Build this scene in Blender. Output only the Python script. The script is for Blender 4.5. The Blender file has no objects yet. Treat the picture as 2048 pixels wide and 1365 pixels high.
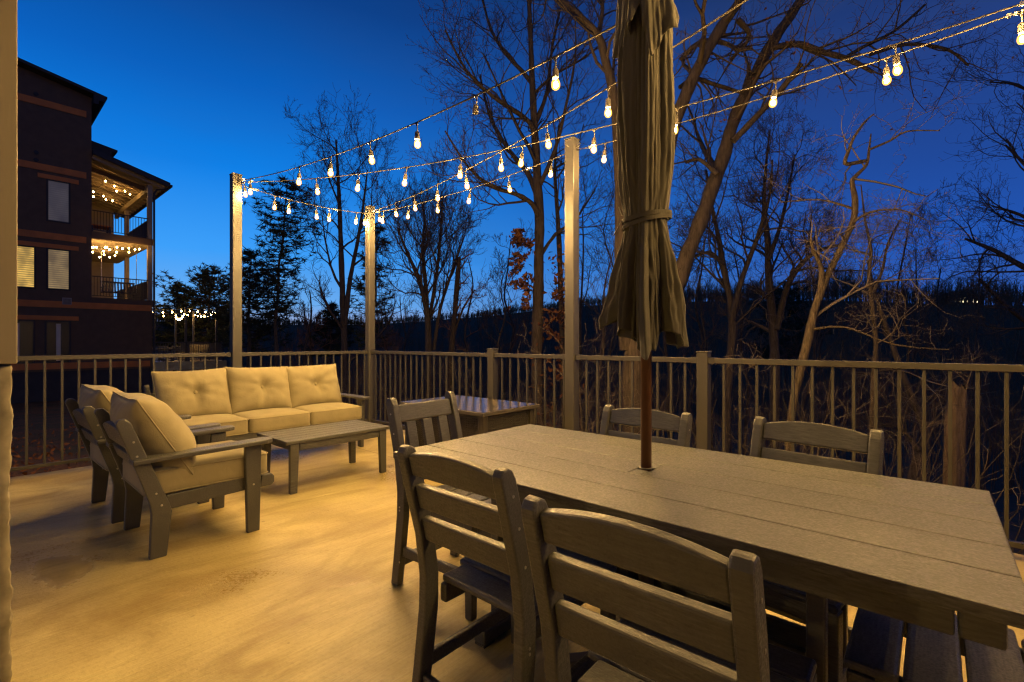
import bpy, bmesh, math, random
import numpy as np
from mathutils import Vector, Matrix, Euler, noise

S = bpy.context.scene
COL = S.collection
TH = math.radians(41.3)
CT, ST = math.cos(TH), math.sin(TH)
CAM_H = 1.2
PI = math.pi
R = math.radians


def at(px, py, Z):
    """point of the place seen at photo pixel (px, py) and lying Z metres deep"""
    X = (px - 1024) / 960 * Z
    return Vector((CT * X - ST * Z, ST * X + CT * Z, CAM_H + (684 - py) / 960 * Z))


def smooth01(a, b, t):
    t = min(1.0, max(0.0, (t - a) / (b - a)))
    return t * t * (3 - 2 * t)


# ------------------------------------------------------------------ objects
def tag(o, label=None, cat=None, group=None, kind=None):
    if label: o['label'] = label
    if cat: o['category'] = cat
    if group: o['group'] = group
    if kind: o['kind'] = kind
    return o


def thing(name, label, cat, loc=(0, 0, 0), rz=0.0, group=None):
    o = bpy.data.objects.new(name, None)
    COL.objects.link(o)
    o.location = loc
    o.rotation_euler = (0, 0, rz)
    o.empty_display_size = .1
    return tag(o, label, cat, group)


def copy_tree(o, parent=None):
    c = o.copy()
    COL.objects.link(c)
    if parent is not None: c.parent = parent
    for ch in [k for k in o.children]:
        copy_tree(ch, c)
    return c


class MB:
    def __init__(s):
        s.v = []
        s.f = []

    def add(s, verts, faces):
        n = len(s.v)
        s.v.extend(verts)
        s.f.extend([tuple(i + n for i in f) for f in faces])

    def box(s, c, d, rot=None):
        hx, hy, hz = d[0] / 2, d[1] / 2, d[2] / 2
        vs = [Vector((x, y, z)) for x in (-hx, hx) for y in (-hy, hy) for z in (-hz, hz)]
        if rot is not None: vs = [rot @ q for q in vs]
        c = Vector(c)
        s.add([tuple(q + c) for q in vs],
              [(0, 1, 3, 2), (4, 6, 7, 5), (0, 4, 5, 1), (2, 3, 7, 6), (0, 2, 6, 4), (1, 5, 7, 3)])
        return s

    def span(s, a, b):
        a, b = Vector(a), Vector(b)
        return s.box((a + b) / 2, [abs(b[i] - a[i]) for i in range(3)])

    def bar(s, a, b, w, h, up=(0, 0, 1)):
        a, b = Vector(a), Vector(b)
        d = (b - a)
        L = d.length
        d.normalize()
        up = Vector(up)
        side = d.cross(up)
        if side.length < 1e-5: side = d.cross(Vector((1, 0, 0)))
        side.normalize()
        u2 = side.cross(d)
        m = Matrix((d, side, u2)).transposed()
        return s.box((a + b) / 2, (L, w, h), m)

    def prism(s, pts, axis, t0, t1):
        """outline pts (2-D) pushed along an axis from t0 to t1; axis x: (y,z), y: (x,z), z: (x,y)"""
        def put(p, t):
            if axis == 'x': return (t, p[0], p[1])
            if axis == 'y': return (p[0], t, p[1])
            return (p[0], p[1], t)
        n = len(pts)
        vs = [put(p, t0) for p in pts] + [put(p, t1) for p in pts]
        fs = [tuple(range(n)), tuple(range(2 * n - 1, n - 1, -1))]
        fs += [(i, i + n, (i + 1) % n + n, (i + 1) % n) for i in range(n)]
        s.add(vs, fs)
        return s

    def tube(s, pts, rad, n=8, cap=True):
        pts = [Vector(p) for p in pts]
        if not hasattr(rad, '__len__'): rad = [rad] * len(pts)
        k = len(pts)
        t = (pts[1] - pts[0]).normalized()
        ref = Vector((0, 0, 1)) if abs(t.z) < .9 else Vector((1, 0, 0))
        u = t.cross(ref).normalized()
        vs = []
        for i in range(k):
            if i == 0: t = pts[1] - pts[0]
            elif i == k - 1: t = pts[-1] - pts[-2]
            else: t = pts[i + 1] - pts[i - 1]
            if t.length < 1e-9: t = Vector((0, 0, 1))
            t.normalize()
            u = (u - t * u.dot(t))
            if u.length < 1e-6: u = t.orthogonal()
            u.normalize()
            w = t.cross(u)
            for j in range(n):
                a = 2 * PI * j / n
                q = pts[i] + (u * math.cos(a) + w * math.sin(a)) * rad[i]
                vs.append((q.x, q.y, q.z))
        fs = []
        for i in range(k - 1):
            for j in range(n):
                fs.append((i * n + j, i * n + (j + 1) % n, (i + 1) * n + (j + 1) % n, (i + 1) * n + j))
        if cap:
            fs.append(tuple(range(n - 1, -1, -1)))
            fs.append(tuple((k - 1) * n + j for j in range(n)))
        s.add(vs, fs)
        return s

    def lathe(s, prof, n=16, c=(0, 0, 0)):
        """prof: list of (radius, z)"""
        vs = []
        for r, z in prof:
            for j in range(n):
                a = 2 * PI * j / n
                vs.append((c[0] + r * math.cos(a), c[1] + r * math.sin(a), c[2] + z))
        fs = []
        for i in range(len(prof) - 1):
            for j in range(n):
                fs.append((i * n + j, i * n + (j + 1) % n, (i + 1) * n + (j + 1) % n, (i + 1) * n + j))
        fs.append(tuple(range(n - 1, -1, -1)))
        fs.append(tuple((len(prof) - 1) * n + j for j in range(n)))
        s.add(vs, fs)
        return s

    def build(s, name, m, parent=None, bevel=0.0, smooth=False, seg=2, recalc=True):
        me = bpy.data.meshes.new(name)
        me.from_pydata(s.v, [], s.f)
        if recalc:
            bm = bmesh.new()
            bm.from_mesh(me)
            bmesh.ops.recalc_face_normals(bm, faces=bm.faces)
            bm.to_mesh(me)
            bm.free()
        if smooth: me.polygons.foreach_set('use_smooth', [True] * len(me.polygons))
        o = bpy.data.objects.new(name, me)
        COL.objects.link(o)
        if m is not None: me.materials.append(m)
        if parent is not None: o.parent = parent
        if bevel:
            b = o.modifiers.new('edge', 'BEVEL')
            b.width = bevel
            b.segments = seg
            b.limit_method = 'ANGLE'
            b.angle_limit = R(40)
            b.harden_normals = False
        return o


def from_np(name, V, F, m, parent=None, smooth=False):
    """mesh from numpy arrays; all faces have the same number of corners"""
    me = bpy.data.meshes.new(name)
    nf, k = F.shape
    me.vertices.add(len(V))
    me.vertices.foreach_set('co', np.ascontiguousarray(V, np.float32).ravel())
    me.loops.add(nf * k)
    me.loops.foreach_set('vertex_index', np.ascontiguousarray(F, np.int32).ravel())
    me.polygons.add(nf)
    me.polygons.foreach_set('loop_start', np.arange(0, nf * k, k, dtype=np.int32))
    if smooth: me.polygons.foreach_set('use_smooth', np.ones(nf, bool))
    me.update(calc_edges=True)
    me.validate()
    if m is not None: me.materials.append(m)
    o = bpy.data.objects.new(name, me)
    COL.objects.link(o)
    if parent is not None: o.parent = parent
    return o


# ------------------------------------------------------------------ materials
class NT:
    def __init__(s, name):
        s.m = bpy.data.materials.new(name)
        s.m.use_nodes = True
        s.t = s.m.node_tree
        s.n = s.t.nodes
        s.b = s.n['Principled BSDF']

    def node(s, ty, **kw):
        nd = s.n.new(ty)
        for k, v in kw.items():
            if k in nd.inputs.keys(): nd.inputs[k].default_value = v
            else: setattr(nd, k, v)
        return nd

    def link(s, a, b):
        s.t.links.new(a, b)

    def coord(s, scale=(1, 1, 1), rot=(0, 0, 0), which='Object'):
        tc = s.node('ShaderNodeTexCoord')
        mp = s.node('ShaderNodeMapping')
        mp.inputs['Scale'].default_value = scale
        mp.inputs['Rotation'].default_value = rot
        s.link(tc.outputs[which], mp.inputs['Vector'])
        return mp.outputs['Vector']

    def noise(s, vec, scale, detail=4, rough=.55, dist=0.0):
        nd = s.node('ShaderNodeTexNoise')
        nd.inputs['Scale'].default_value = scale
        nd.inputs['Detail'].default_value = detail
        nd.inputs['Roughness'].default_value = rough
        nd.inputs['Distortion'].default_value = dist
        s.link(vec, nd.inputs['Vector'])
        return nd.outputs['Fac']

    def ramp(s, fac, stops, interp='LINEAR'):
        nd = s.node('ShaderNodeValToRGB')
        cr = nd.color_ramp
        cr.interpolation = interp
        while len(cr.elements) < len(stops): cr.elements.new(.5)
        for e, (p, c) in zip(cr.elements, stops):
            e.position = p
            e.color = (*c, 1) if len(c) == 3 else c
        s.link(fac, nd.inputs['Fac'])
        return nd.outputs['Color']

    def mix(s, fac, a, b, blend='MIX'):
        nd = s.node('ShaderNodeMix', data_type='RGBA', blend_type=blend)
        for sock, val in ((nd.inputs[0], fac), (nd.inputs[6], a), (nd.inputs[7], b)):
            if hasattr(val, 'links'): s.link(val, sock)
            elif isinstance(val, (int, float)): sock.default_value = val
            else: sock.default_value = (*val, 1)
        return nd.outputs[2]

    def math(s, op, a, b=0.0):
        nd = s.node('ShaderNodeMath', operation=op)
        for i, v in enumerate((a, b)):
            if hasattr(v, 'links'): s.link(v, nd.inputs[i])
            else: nd.inputs[i].default_value = v
        return nd.outputs[0]

    def bump(s, h, strength=.3, dist=.01, prev=None):
        nd = s.node('ShaderNodeBump')
        nd.inputs['Strength'].default_value = strength
        nd.inputs['Distance'].default_value = dist
        s.link(h, nd.inputs['Height'])
        if prev is not None: s.link(prev, nd.inputs['Normal'])
        s.link(nd.outputs[0], s.b.inputs['Normal'])
        return nd.outputs[0]

    def base(s, c):
        if hasattr(c, 'links'): s.link(c, s.b.inputs['Base Color'])
        else: s.b.inputs['Base Color'].default_value = (*c, 1)

    def rough(s, r):
        if hasattr(r, 'links'): s.link(r, s.b.inputs['Roughness'])
        else: s.b.inputs['Roughness'].default_value = r


def sc(c, k): return tuple(min(1, x * k) for x in c)


def mat_simple(name, col, rough=.5, var=.2, scale=8, bump=0.0, bscale=60, metal=0.0, stretch=(1, 1, 1), spec=None):
    t = NT(name)
    v = t.coord(stretch)
    f = t.noise(v, scale)
    t.base(t.ramp(f, [(.3, sc(col, 1 - var)), (.7, sc(col, 1 + var))]))
    t.rough(rough)
    t.b.inputs['Metallic'].default_value = metal
    if spec is not None: t.b.inputs['Specular IOR Level'].default_value = spec
    if bump:
        t.bump(t.noise(v, bscale, 3), bump, .004)
    return t.m


def mat_lumber(name, col, stretch=(4, 30, 30), rough=.42, lo=.66):
    """wood-grained recycled plastic board, damp"""
    t = NT(name)
    v = t.coord(stretch)
    v2 = t.coord((1, 1, 1))
    f = t.noise(v, 6, 5, .65)
    big = t.noise(v2, 3.5, 3)
    wet = t.noise(v2, 160, 2, .5)
    c = t.ramp(f, [(.34, sc(col, lo)), (.66, sc(col, 2 - lo * .95))])
    c = t.mix(t.ramp(big, [(.42, (0, 0, 0)), (.62, (1, 1, 1))]), c, sc(col, .8))
    t.base(c)
    t.rough(t.ramp(wet, [(.35, (rough - .14,) * 3), (.65, (rough + .16,) * 3)]))
    t.b.inputs['Specular IOR Level'].default_value = .6
    b1 = t.bump(f, .35, .004)
    t.bump(wet, .35, .0025, b1)
    return t.m


def mat_concrete():
    t = NT('broomed_concrete')
    v = t.coord((1, 1, 1))
    vb = t.coord((95, 2.4, 1), (0, 0, R(-14)))
    vs = t.coord((1.7, .62, 1), (0, 0, R(-22)))
    broom = t.noise(vb, 1.0, 4, .6)
    blotch = t.noise(v, 1.1, 7, .64, .9)
    streak = t.noise(vs, 1.5, 6, .62, 1.3)
    fine = t.noise(v, 55, 4, .7)
    pit = t.noise(v, 24, 2, .5)
    c = t.ramp(blotch, [(.28, (.36, .285, .115)), (.46, (.51, .43, .185)), (.70, (.65, .58, .275))])
    c = t.mix(t.ramp(streak, [(.44, (0, 0, 0)), (.64, (.72,) * 3)]), c, (.29, .21, .07))
    c = t.mix(t.ramp(broom, [(.35, (.0,) * 3), (.7, (.30,) * 3)]), c, (.25, .19, .085))
    c = t.mix(t.ramp(fine, [(.52, (0, 0, 0)), (.75, (.3,) * 3)]), c, (.2, .15, .10))
    c = t.mix(t.ramp(pit, [(.22, (.55,) * 3), (.27, (0, 0, 0))]), c, (.12, .09, .06))
    # damp patches with an outline of their own
    damp = t.noise(v, .62, 3, .5, .35)
    dm = t.ramp(damp, [(.52, (0, 0, 0)), (.68, (1, 1, 1))])
    # a standing puddle round the armchair backs and two small ones
    sep = t.node('ShaderNodeSeparateXYZ')
    tc = t.node('ShaderNodeTexCoord')
    t.link(tc.outputs['Object'], sep.inputs[0])
    wob = t.noise(v, 3.2, 3, .55)
    acc = None
    for (cx, cy, rx, ry) in ((-3.42, .33, .30, .13), (-3.30, .05, .34, .10)):
        dx = t.math('MULTIPLY', t.math('SUBTRACT', sep.outputs[0], cx), 1 / rx)
        dy = t.math('MULTIPLY', t.math('SUBTRACT', sep.outputs[1], cy), 1 / ry)
        d2 = t.math('ADD', t.math('MULTIPLY', dx, dx), t.math('MULTIPLY', dy, dy))
        e = t.math('ADD', d2, t.math('MULTIPLY', t.math('SUBTRACT', wob, .5), 2.6))
        acc = e if acc is None else t.math('MINIMUM', acc, e)
    pm = t.ramp(acc, [(.35, (1, 1, 1)), (1.15, (0, 0, 0))])
    wetm = t.math('MAXIMUM', t.math('MULTIPLY', pm, .8), t.math('MULTIPLY', dm, .4))
    c2 = t.mix(wetm, c, t.mix(.36, c, (.10, .06, .03)))
    jy = t.math('ABSOLUTE', t.math('SUBTRACT', sep.outputs[1], 2.92))
    jm = t.math('LESS_THAN', jy, .0045)
    c2 = t.mix(t.math('MULTIPLY', jm, .7), c2, (.07, .05, .025))
    t.base(c2)
    t.rough(t.math('SUBTRACT', t.math('ADD', t.math('MULTIPLY', blotch, .55), t.math('MULTIPLY', fine, .35)), t.math('MULTIPLY', wetm, .40)))
    hb = t.math('MULTIPLY', t.math('ADD', t.math('MULTIPLY', broom, 1.0), t.math('MULTIPLY', fine, .7)),
                t.math('SUBTRACT', 1.0, t.math('MULTIPLY', pm, .75)))
    t.bump(hb, .6, .005)
    return t.m


def mat_fabric(name, col, wscale=420, rough=.9, bump=.25, big=.15):
    t = NT(name)
    v = t.coord((1, 1, 1))
    f = t.noise(v, wscale, 2, .6)
    g = t.noise(v, 5, 3)
    w = t.noise(v, 16, 4, .6, .5)
    c = t.ramp(g, [(.3, sc(col, 1 - big)), (.7, sc(col, 1 + big * .6))])
    c = t.mix(t.ramp(f, [(.35, (.3,) * 3), (.65, (0, 0, 0))]), c, sc(col, .62))
    t.base(c)
    t.rough(rough)
    t.b.inputs['Sheen Weight'].default_value = .15
    t.b.inputs['Specular IOR Level'].default_value = .2
    b1 = t.bump(w, .22, .012)
    t.bump(f, bump, .002, b1)
    return t.m


def mat_bark(name, col, scale=1.0, light=1.6):
    t = NT(name)
    v = t.coord((9 * scale, 9 * scale, 1.3 * scale))
    f = t.noise(v, 2.2, 6, .68, .4)
    g = t.noise(t.coord((1, 1, 1)), 3.0, 3)
    c = t.ramp(f, [(.33, sc(col, .45)), (.55, col), (.75, sc(col, light))])
    c = t.mix(t.ramp(g, [(.5, (0, 0, 0)), (.7, (.5,) * 3)]), c, sc(col, 1.25))
    t.base(c)
    t.rough(.9)
    t.b.inputs['Specular IOR Level'].default_value = .2
    t.bump(f, .9, .02)
    return t.m


def mat_emit(name, col, strength):
    m = bpy.data.materials.new(name)
    m.use_nodes = True
    nt = m.node_tree
    nt.nodes.clear()
    e = nt.nodes.new('ShaderNodeEmission')
    o = nt.nodes.new('ShaderNodeOutputMaterial')
    e.inputs['Color'].default_value = (*col, 1)
    e.inputs['Strength'].default_value = strength
    nt.links.new(e.outputs[0], o.inputs[0])
    return m


WARM = (1.0, .58, .175)
M = {}
M['lumber'] = mat_lumber('slate_plastic_lumber', (.076, .077, .070))
M['lumber_top'] = mat_lumber('slate_plastic_tabletop', (.088, .089, .08), (5, 34, 34), .44, .5)
M['rail'] = mat_simple('bronze_rail_paint', (.052, .0495, .042), .42, .08, 6, .06, 200)
M['pole'] = mat_simple('taupe_steel_paint', (.066, .063, .055), .38, .16, 4, .08, 60, stretch=(1, 1, .25))
M['concrete'] = mat_concrete()
M['cushion'] = mat_fabric('sand_cushion_fabric', (.32, .285, .165))
M['canopy'] = mat_fabric('taupe_canvas', (.096, .091, .066), 600, .85, .15, .1)
M['bronze'] = mat_simple('bronze_pole_paint', (.115, .045, .018), .32, .12, 5, metal=.25)
M['wicker'] = mat_simple('dark_wicker', (.05, .046, .038), .55, .3, 40, .4, 220)
M['pit_frame'] = mat_simple('pit_frame_paint', (.075, .068, .055), .42, .1, 5)
M['cable'] = mat_simple('dull_cable', (.06, .054, .045), .95, .1, 30, spec=0.0)
M['socket'] = mat_simple('socket_plastic', (.10, .09, .07), .45, .1, 30)
M['steel'] = mat_simple('screw_steel', (.5, .48, .42), .3, .1, 30, metal=.8)
M['filament'] = mat_emit('glowing_filament', WARM, 10000.0)


def mat_bulb_glass():
    # clear amber glass: lets the filament's light through and glows faintly itself
    m = bpy.data.materials.new('amber_bulb_glass')
    m.use_nodes = True
    nt = m.node_tree
    nt.nodes.clear()
    o = nt.nodes.new('ShaderNodeOutputMaterial')
    e = nt.nodes.new('ShaderNodeEmission')
    tr = nt.nodes.new('ShaderNodeBsdfTransparent')
    mx = nt.nodes.new('ShaderNodeMixShader')
    e.inputs['Color'].default_value = (1, .44, .065, 1)
    e.inputs['Strength'].default_value = 3.6
    mx.inputs[0].default_value = .55
    nt.links.new(tr.outputs[0], mx.inputs[1])
    nt.links.new(e.outputs[0], mx.inputs[2])
    nt.links.new(mx.outputs[0], o.inputs[0])
    m.cycles.emission_sampling = 'NONE'
    return m


M['bulb'] = mat_bulb_glass()
M['far_bulb'] = mat_emit('glowing_far_bulb', (1, .54, .15), 150.0)
M['bark_oak'] = mat_bark('oak_bark', (.10, .078, .056))
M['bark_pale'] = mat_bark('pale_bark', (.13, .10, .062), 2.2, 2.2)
M['bark_grey'] = mat_bark('grey_bark', (.085, .068, .052), 1.4)
M['bark_dark'] = mat_bark('dark_bark', (.06, .046, .034), 1.2)
M['twig_lit'] = mat_simple('lit_bare_twig', (.20, .155, .10), .8, .35, 3)  # paler copy of the bare twig: bulb light put into the colour
M['twig'] = mat_simple('bare_twig', (.085, .062, .042), .85, .3, 3)
M['twig_dark'] = mat_simple('dark_twig', (.20, .095, .045), .9, .3, 3)
M['leaf_brown'] = mat_simple('dry_oak_leaf', (.17, .065, .02), .8, .5, 2)
M['needle'] = mat_simple('pine_needle', (.03, .042, .018), .8, .5, 1.2)
M['snag'] = mat_bark('weathered_wood', (.19, .135, .085), 1.3)


def instance_roots(): return [o for o in COL.objects if o.parent is None]
# ------------------------------------------------------------------ furniture
LB = .006   # rounding of the plastic boards


def rounded_box(hx, hy, hz, r, n=(14, 14, 5), crown=.0):
    """closed cushion-like box as verts, faces"""
    bm = bmesh.new()
    idx = {}
    nx, ny, nz = n

    def vert(i, j, k):
        key = (i, j, k)
        if key in idx: return idx[key]
        p = Vector((-hx + 2 * hx * i / nx, -hy + 2 * hy * j / ny, -hz + 2 * hz * k / nz))
        q = Vector((max(-hx + r, min(hx - r, p.x)), max(-hy + r, min(hy - r, p.y)), max(-hz + r * .9, min(hz - r * .9, p.z))))
        d = p - q
        if d.length > 1e-9: p = q + d.normalized() * r
        if crown:
            a, b = p.x / hx, p.y / hy
            p.z += crown * (1 - a * a) * (1 - b * b) * (1 if p.z > 0 else -.2)
            p.z += .002 * noise.noise((p.x * 9, p.y * 9, p.z * 5 + hx * 77))
        idx[key] = bm.verts.new(p)
        return idx[key]
    rng3 = (range(nx), range(ny), range(nz))
    for i in range(nx):
        for j in range(ny):
            for k in (0, nz):
                bm.faces.new([vert(i, j, k), vert(i + 1, j, k), vert(i + 1, j + 1, k), vert(i, j + 1, k)])
    for i in range(nx):
        for k in range(nz):
            for j in (0, ny):
                bm.faces.new([vert(i, j, k), vert(i + 1, j, k), vert(i + 1, j, k + 1), vert(i, j, k + 1)])
    for j in range(ny):
        for k in range(nz):
            for i in (0, nx):
                bm.faces.new([vert(i, j, k), vert(i, j + 1, k), vert(i, j + 1, k + 1), vert(i, j, k + 1)])
    vs = [tuple(v.co) for v in bm.verts]
    bm.verts.index_update()
    fs = [tuple(v.index for v in f.verts) for f in bm.faces]
    bm.free()
    return vs, fs


def xf(verts, m): return [tuple(m @ Vector(v)) for v in verts]


def seat_cushion(name, parent, c, d, seed=0):
    vs, fs = rounded_box(d[0] / 2, d[1] / 2, d[2] / 2, .035, (16, 16, 6), .018)
    mb = MB()
    mb.add([(v[0] + c[0], v[1] + c[1], v[2] + c[2]) for v in vs], fs)
    o = mb.build(name, M['cushion'], parent, smooth=True)
    pp = MB()
    for zz in (d[2] / 2 - .012, -d[2] / 2 + .014):
        hx, hy, r = d[0] / 2 - .0015, d[1] / 2 - .0015, .034
        loop = []
        for (sx, sy, a0) in ((1, 1, 0), (-1, 1, 90), (-1, -1, 180), (1, -1, 270)):
            for k in range(5):
                a = R(a0 + 22.5 * k)
                loop.append((c[0] + sx * (hx - r) + r * math.cos(a) - .001, c[1] + sy * (hy - r) + r * math.sin(a), c[2] + zz))
        loop.append(loop[0])
        pp.tube(loop, .0042, 6, cap=False)
    pp.build('piping', M['cushion'], o, smooth=True)
    return o


def pillow(name, parent, w, h, t, mtx, seed=0, tuft=True, slump=0.0):
    """stuffed back cushion standing in the local xz plane, its face towards +y"""
    rng = random.Random(seed)
    N = 34
    mb = MB()
    ph = rng.uniform(0, 6)

    def pt(a, b, side):
        ca, cb = abs(a), abs(b)
        T = t / 2 * (max(0, 1 - ca ** 3.2) ** .55) * (max(0, 1 - cb ** 3.2) ** .55)
        x = a * w / 2 * (1 - .055 * (1 - b * b) * ca)
        z = b * h / 2 * (1 - .05 * (1 - a * a) * cb)
        bulge = .12 * (-b)                                   # filling settles downwards
        T *= 1 + bulge
        dx, dz = x - .0, z - .02 * h
        dd = math.hypot(dx, dz)
        if tuft:
            T -= t * .30 * math.exp(-(dd / .055) ** 2) * (1 if side > 0 else .5)
            ang = math.atan2(dz, dx)
            T += .011 * math.exp(-abs(dd - .09) / .09) * math.sin(ang * 6 + ph + 1.3 * math.sin(ang * 2)) * (1 if side > 0 else 0)
            # crease that drops from the button
            cr = math.exp(-((dx - .05 * (-dz)) / .022) ** 2) * smooth01(.0, .05, -dz) * smooth01(.30, .1, -dz)
            T -= .018 * cr * (1 if side > 0 else 0)
        edge = (1 - ca ** 8) * (1 - cb ** 8)
        T += (.013 * noise.noise((x * 7 + seed, z * 7, side * 3.1)) + .007 * noise.noise((x * 5 + z * 13, z * 4 - x * 3, seed * 1.9))) * edge
        # gathers along the seams
        T += .013 * math.sin(x * 48 + ph + 2 * math.sin(x * 17)) * max(0, cb - .58) * edge * 2
        T += .013 * math.sin(z * 44 + ph * 2 + 2 * math.sin(z * 15)) * max(0, ca - .58) * edge * 2
        y = side * T + slump * (1 - b) * .0
        x += .008 * noise.noise((z * 6, seed * 1.7, 2.2)) * ca
        z += .010 * noise.noise((x * 6, seed * 2.3, 5.1)) * cb
        return mtx @ Vector((x, y, z))
    g = {}
    for s in (1, -1):
        for i in range(N + 1):
            for j in range(N + 1):
                a = math.sin((2 * i / N - 1) * PI / 2)
                b = math.sin((2 * j / N - 1) * PI / 2)
                edge = i in (0, N) or j in (0, N)
                key = (i, j, 0 if edge else s)
                if key not in g:
                    g[key] = len(mb.v)
                    mb.v.append(tuple(pt(a, b, s)))
        for i in range(N):
            for j in range(N):
                q = []
                for (ii, jj) in ((i, j), (i + 1, j), (i + 1, j + 1), (i, j + 1)):
                    e = ii in (0, N) or jj in (0, N)
                    q.append(g[(ii, jj, 0 if e else s)])
                mb.f.append(tuple(q) if s > 0 else tuple(reversed(q)))
    o = mb.build(name, M['cushion'], parent, smooth=True)
    loop = []
    for (i0, j0, di, dj) in ((0, 0, 1, 0), (N, 0, 0, 1), (N, N, -1, 0), (0, N, 0, -1)):
        for k in range(N):
            loop.append(mb.v[g[(i0 + di * k, j0 + dj * k, 0)]])
    loop.append(loop[0])
    MB().tube(loop, .0045, 6, cap=False).build('piping', M['cushion'], o, smooth=True)
    if tuft:
        bt = MB()
        bt.lathe([(.001, .009), (.010, .008), (.017, .004), (.018, -.002), (.012, -.006)][::-1], 14)
        y0 = 0
        T0 = t / 2 - t * .30
        mm = mtx @ Matrix.Translation((0, T0 * 1.0 + .004, .02 * h)) @ Matrix.Rotation(R(-90), 4, 'X')
        b2 = MB()
        b2.add(xf(bt.v, mm), bt.f)
        b2.build('button', M['cushion'], o, smooth=True)
    return o


# ---- deep-seating armchair, facing local +y, origin on the floor at its centre
def club_leg_profile():
    # (y, z) outline of the rear leg + raked back post
    return [(-.255, 0), (-.175, 0), (-.150, .245), (-.165, .30), (-.335, .765), (-.36, .79), (-.39, .785), (-.40, .765), (-.255, .315), (-.245, .25)]


def make_club_chair():
    r = thing('lounge_chair', '', 'armchair')
    hw = .315
    for s in (-1, 1):
        MB().prism(club_leg_profile(), 'x', s * hw - .019, s * hw + .019).build('rear_leg', M['lumber'], r, LB)
        MB().prism([(.245, 0), (.318, 0), (.330, .545), (.232, .545)], 'x', s * (hw + .001) - .019, s * (hw + .001) + .019).build('front_leg', M['lumber'], r, LB)
        # armrest with rounded nose
        a = [(-.335, -.052), (.345, -.062), (.378, -.05), (.39, -.02), (.39, .02), (.378, .05), (.345, .062), (-.335, .052)]
        pts = [(s * (hw + .012) + q[1], q[0]) for q in a]
        o = MB().prism(pts, 'z', 0, .026).build('armrest', M['lumber'], r, LB)
        o.location = (0, 0, .5465)
        o.rotation_euler = (R(1.2), 0, 0)
        MB().prism([(-.20, .245), (.245, .262), (.245, .345), (-.165, .33)], 'x', s * (hw - .0395) - .019, s * (hw - .0395) + .019).build('side_rail', M['lumber'], r, LB)
        MB().prism([(.320, .27), (.395, .27), (.41, .29), (.41, .325), (.395, .345), (.333, .345)], 'x', s * (hw - .002) - .017, s * (hw - .002) + .017).build('rail_end', M['lumber'], r, LB)
    MB().span((-hw + .06, .372, .262), (hw - .06, .405, .345)).build('front_rail', M['lumber'], r, LB)
    st = MB()
    for k in range(5):
        y = -.16 + k * .115
        st.span((-hw + .022, y, .305), (hw - .022, y + .1, .327))
    st.build('seat_slats', M['lumber'], r, LB)
    # back slats between the posts (raked)
    ang = math.atan2(.17, .465)
    rot = Matrix.Rotation(ang, 4, 'X')
    for k, z in enumerate((.40, .53, .655)):
        y = -.245 - (z - .40) * .366
        mb = MB()
        if k == 2:
            pts = [(-hw + .02, -.055)] + [(hw - .02, -.055)] + [(x, .035 + .05 * (1 - (x / hw) ** 2)) for x in np.linspace(hw - .02, -hw + .02, 13)]
            pr = MB().prism(pts, 'y', -.012, .012)
        else:
            pr = MB().box((0, 0, 0), (2 * hw - .04, .024, .085))
        mb.add(xf(pr.v, Matrix.Translation((0, y, z)) @ rot), pr.f)
        mb.build('back_slat', M['lumber'], r, LB * .7)
    seat_cushion('seat_cushion', r, (0, .06, .408), (.60, .66, .15))
    m = Matrix.Translation((0, -.175, .655)) @ Matrix.Rotation(ang + R(10), 4, 'X')
    pillow('back_cushion', r, .62, .53, .29, m, 3, tuft=False)
    # screw heads
    sm = MB()
    for s in (-1, 1):
        for (y, z) in ((-.2, .29), (-.225, .36), (-.31, .58), (-.325, .66), (.28, .30)):
            q = MB().lathe([(.006, 0), (.006, .002), (.003, .003)], 8)
            sm.add(xf(q.v, Matrix.Translation((s * (hw + (.0195 if y < 0 else .0205)), y, z)) @ Matrix.Rotation(R(90) * s, 4, 'Y')), q.f)
    sm.build('screw_heads', M['steel'], r)
    return r


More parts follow.
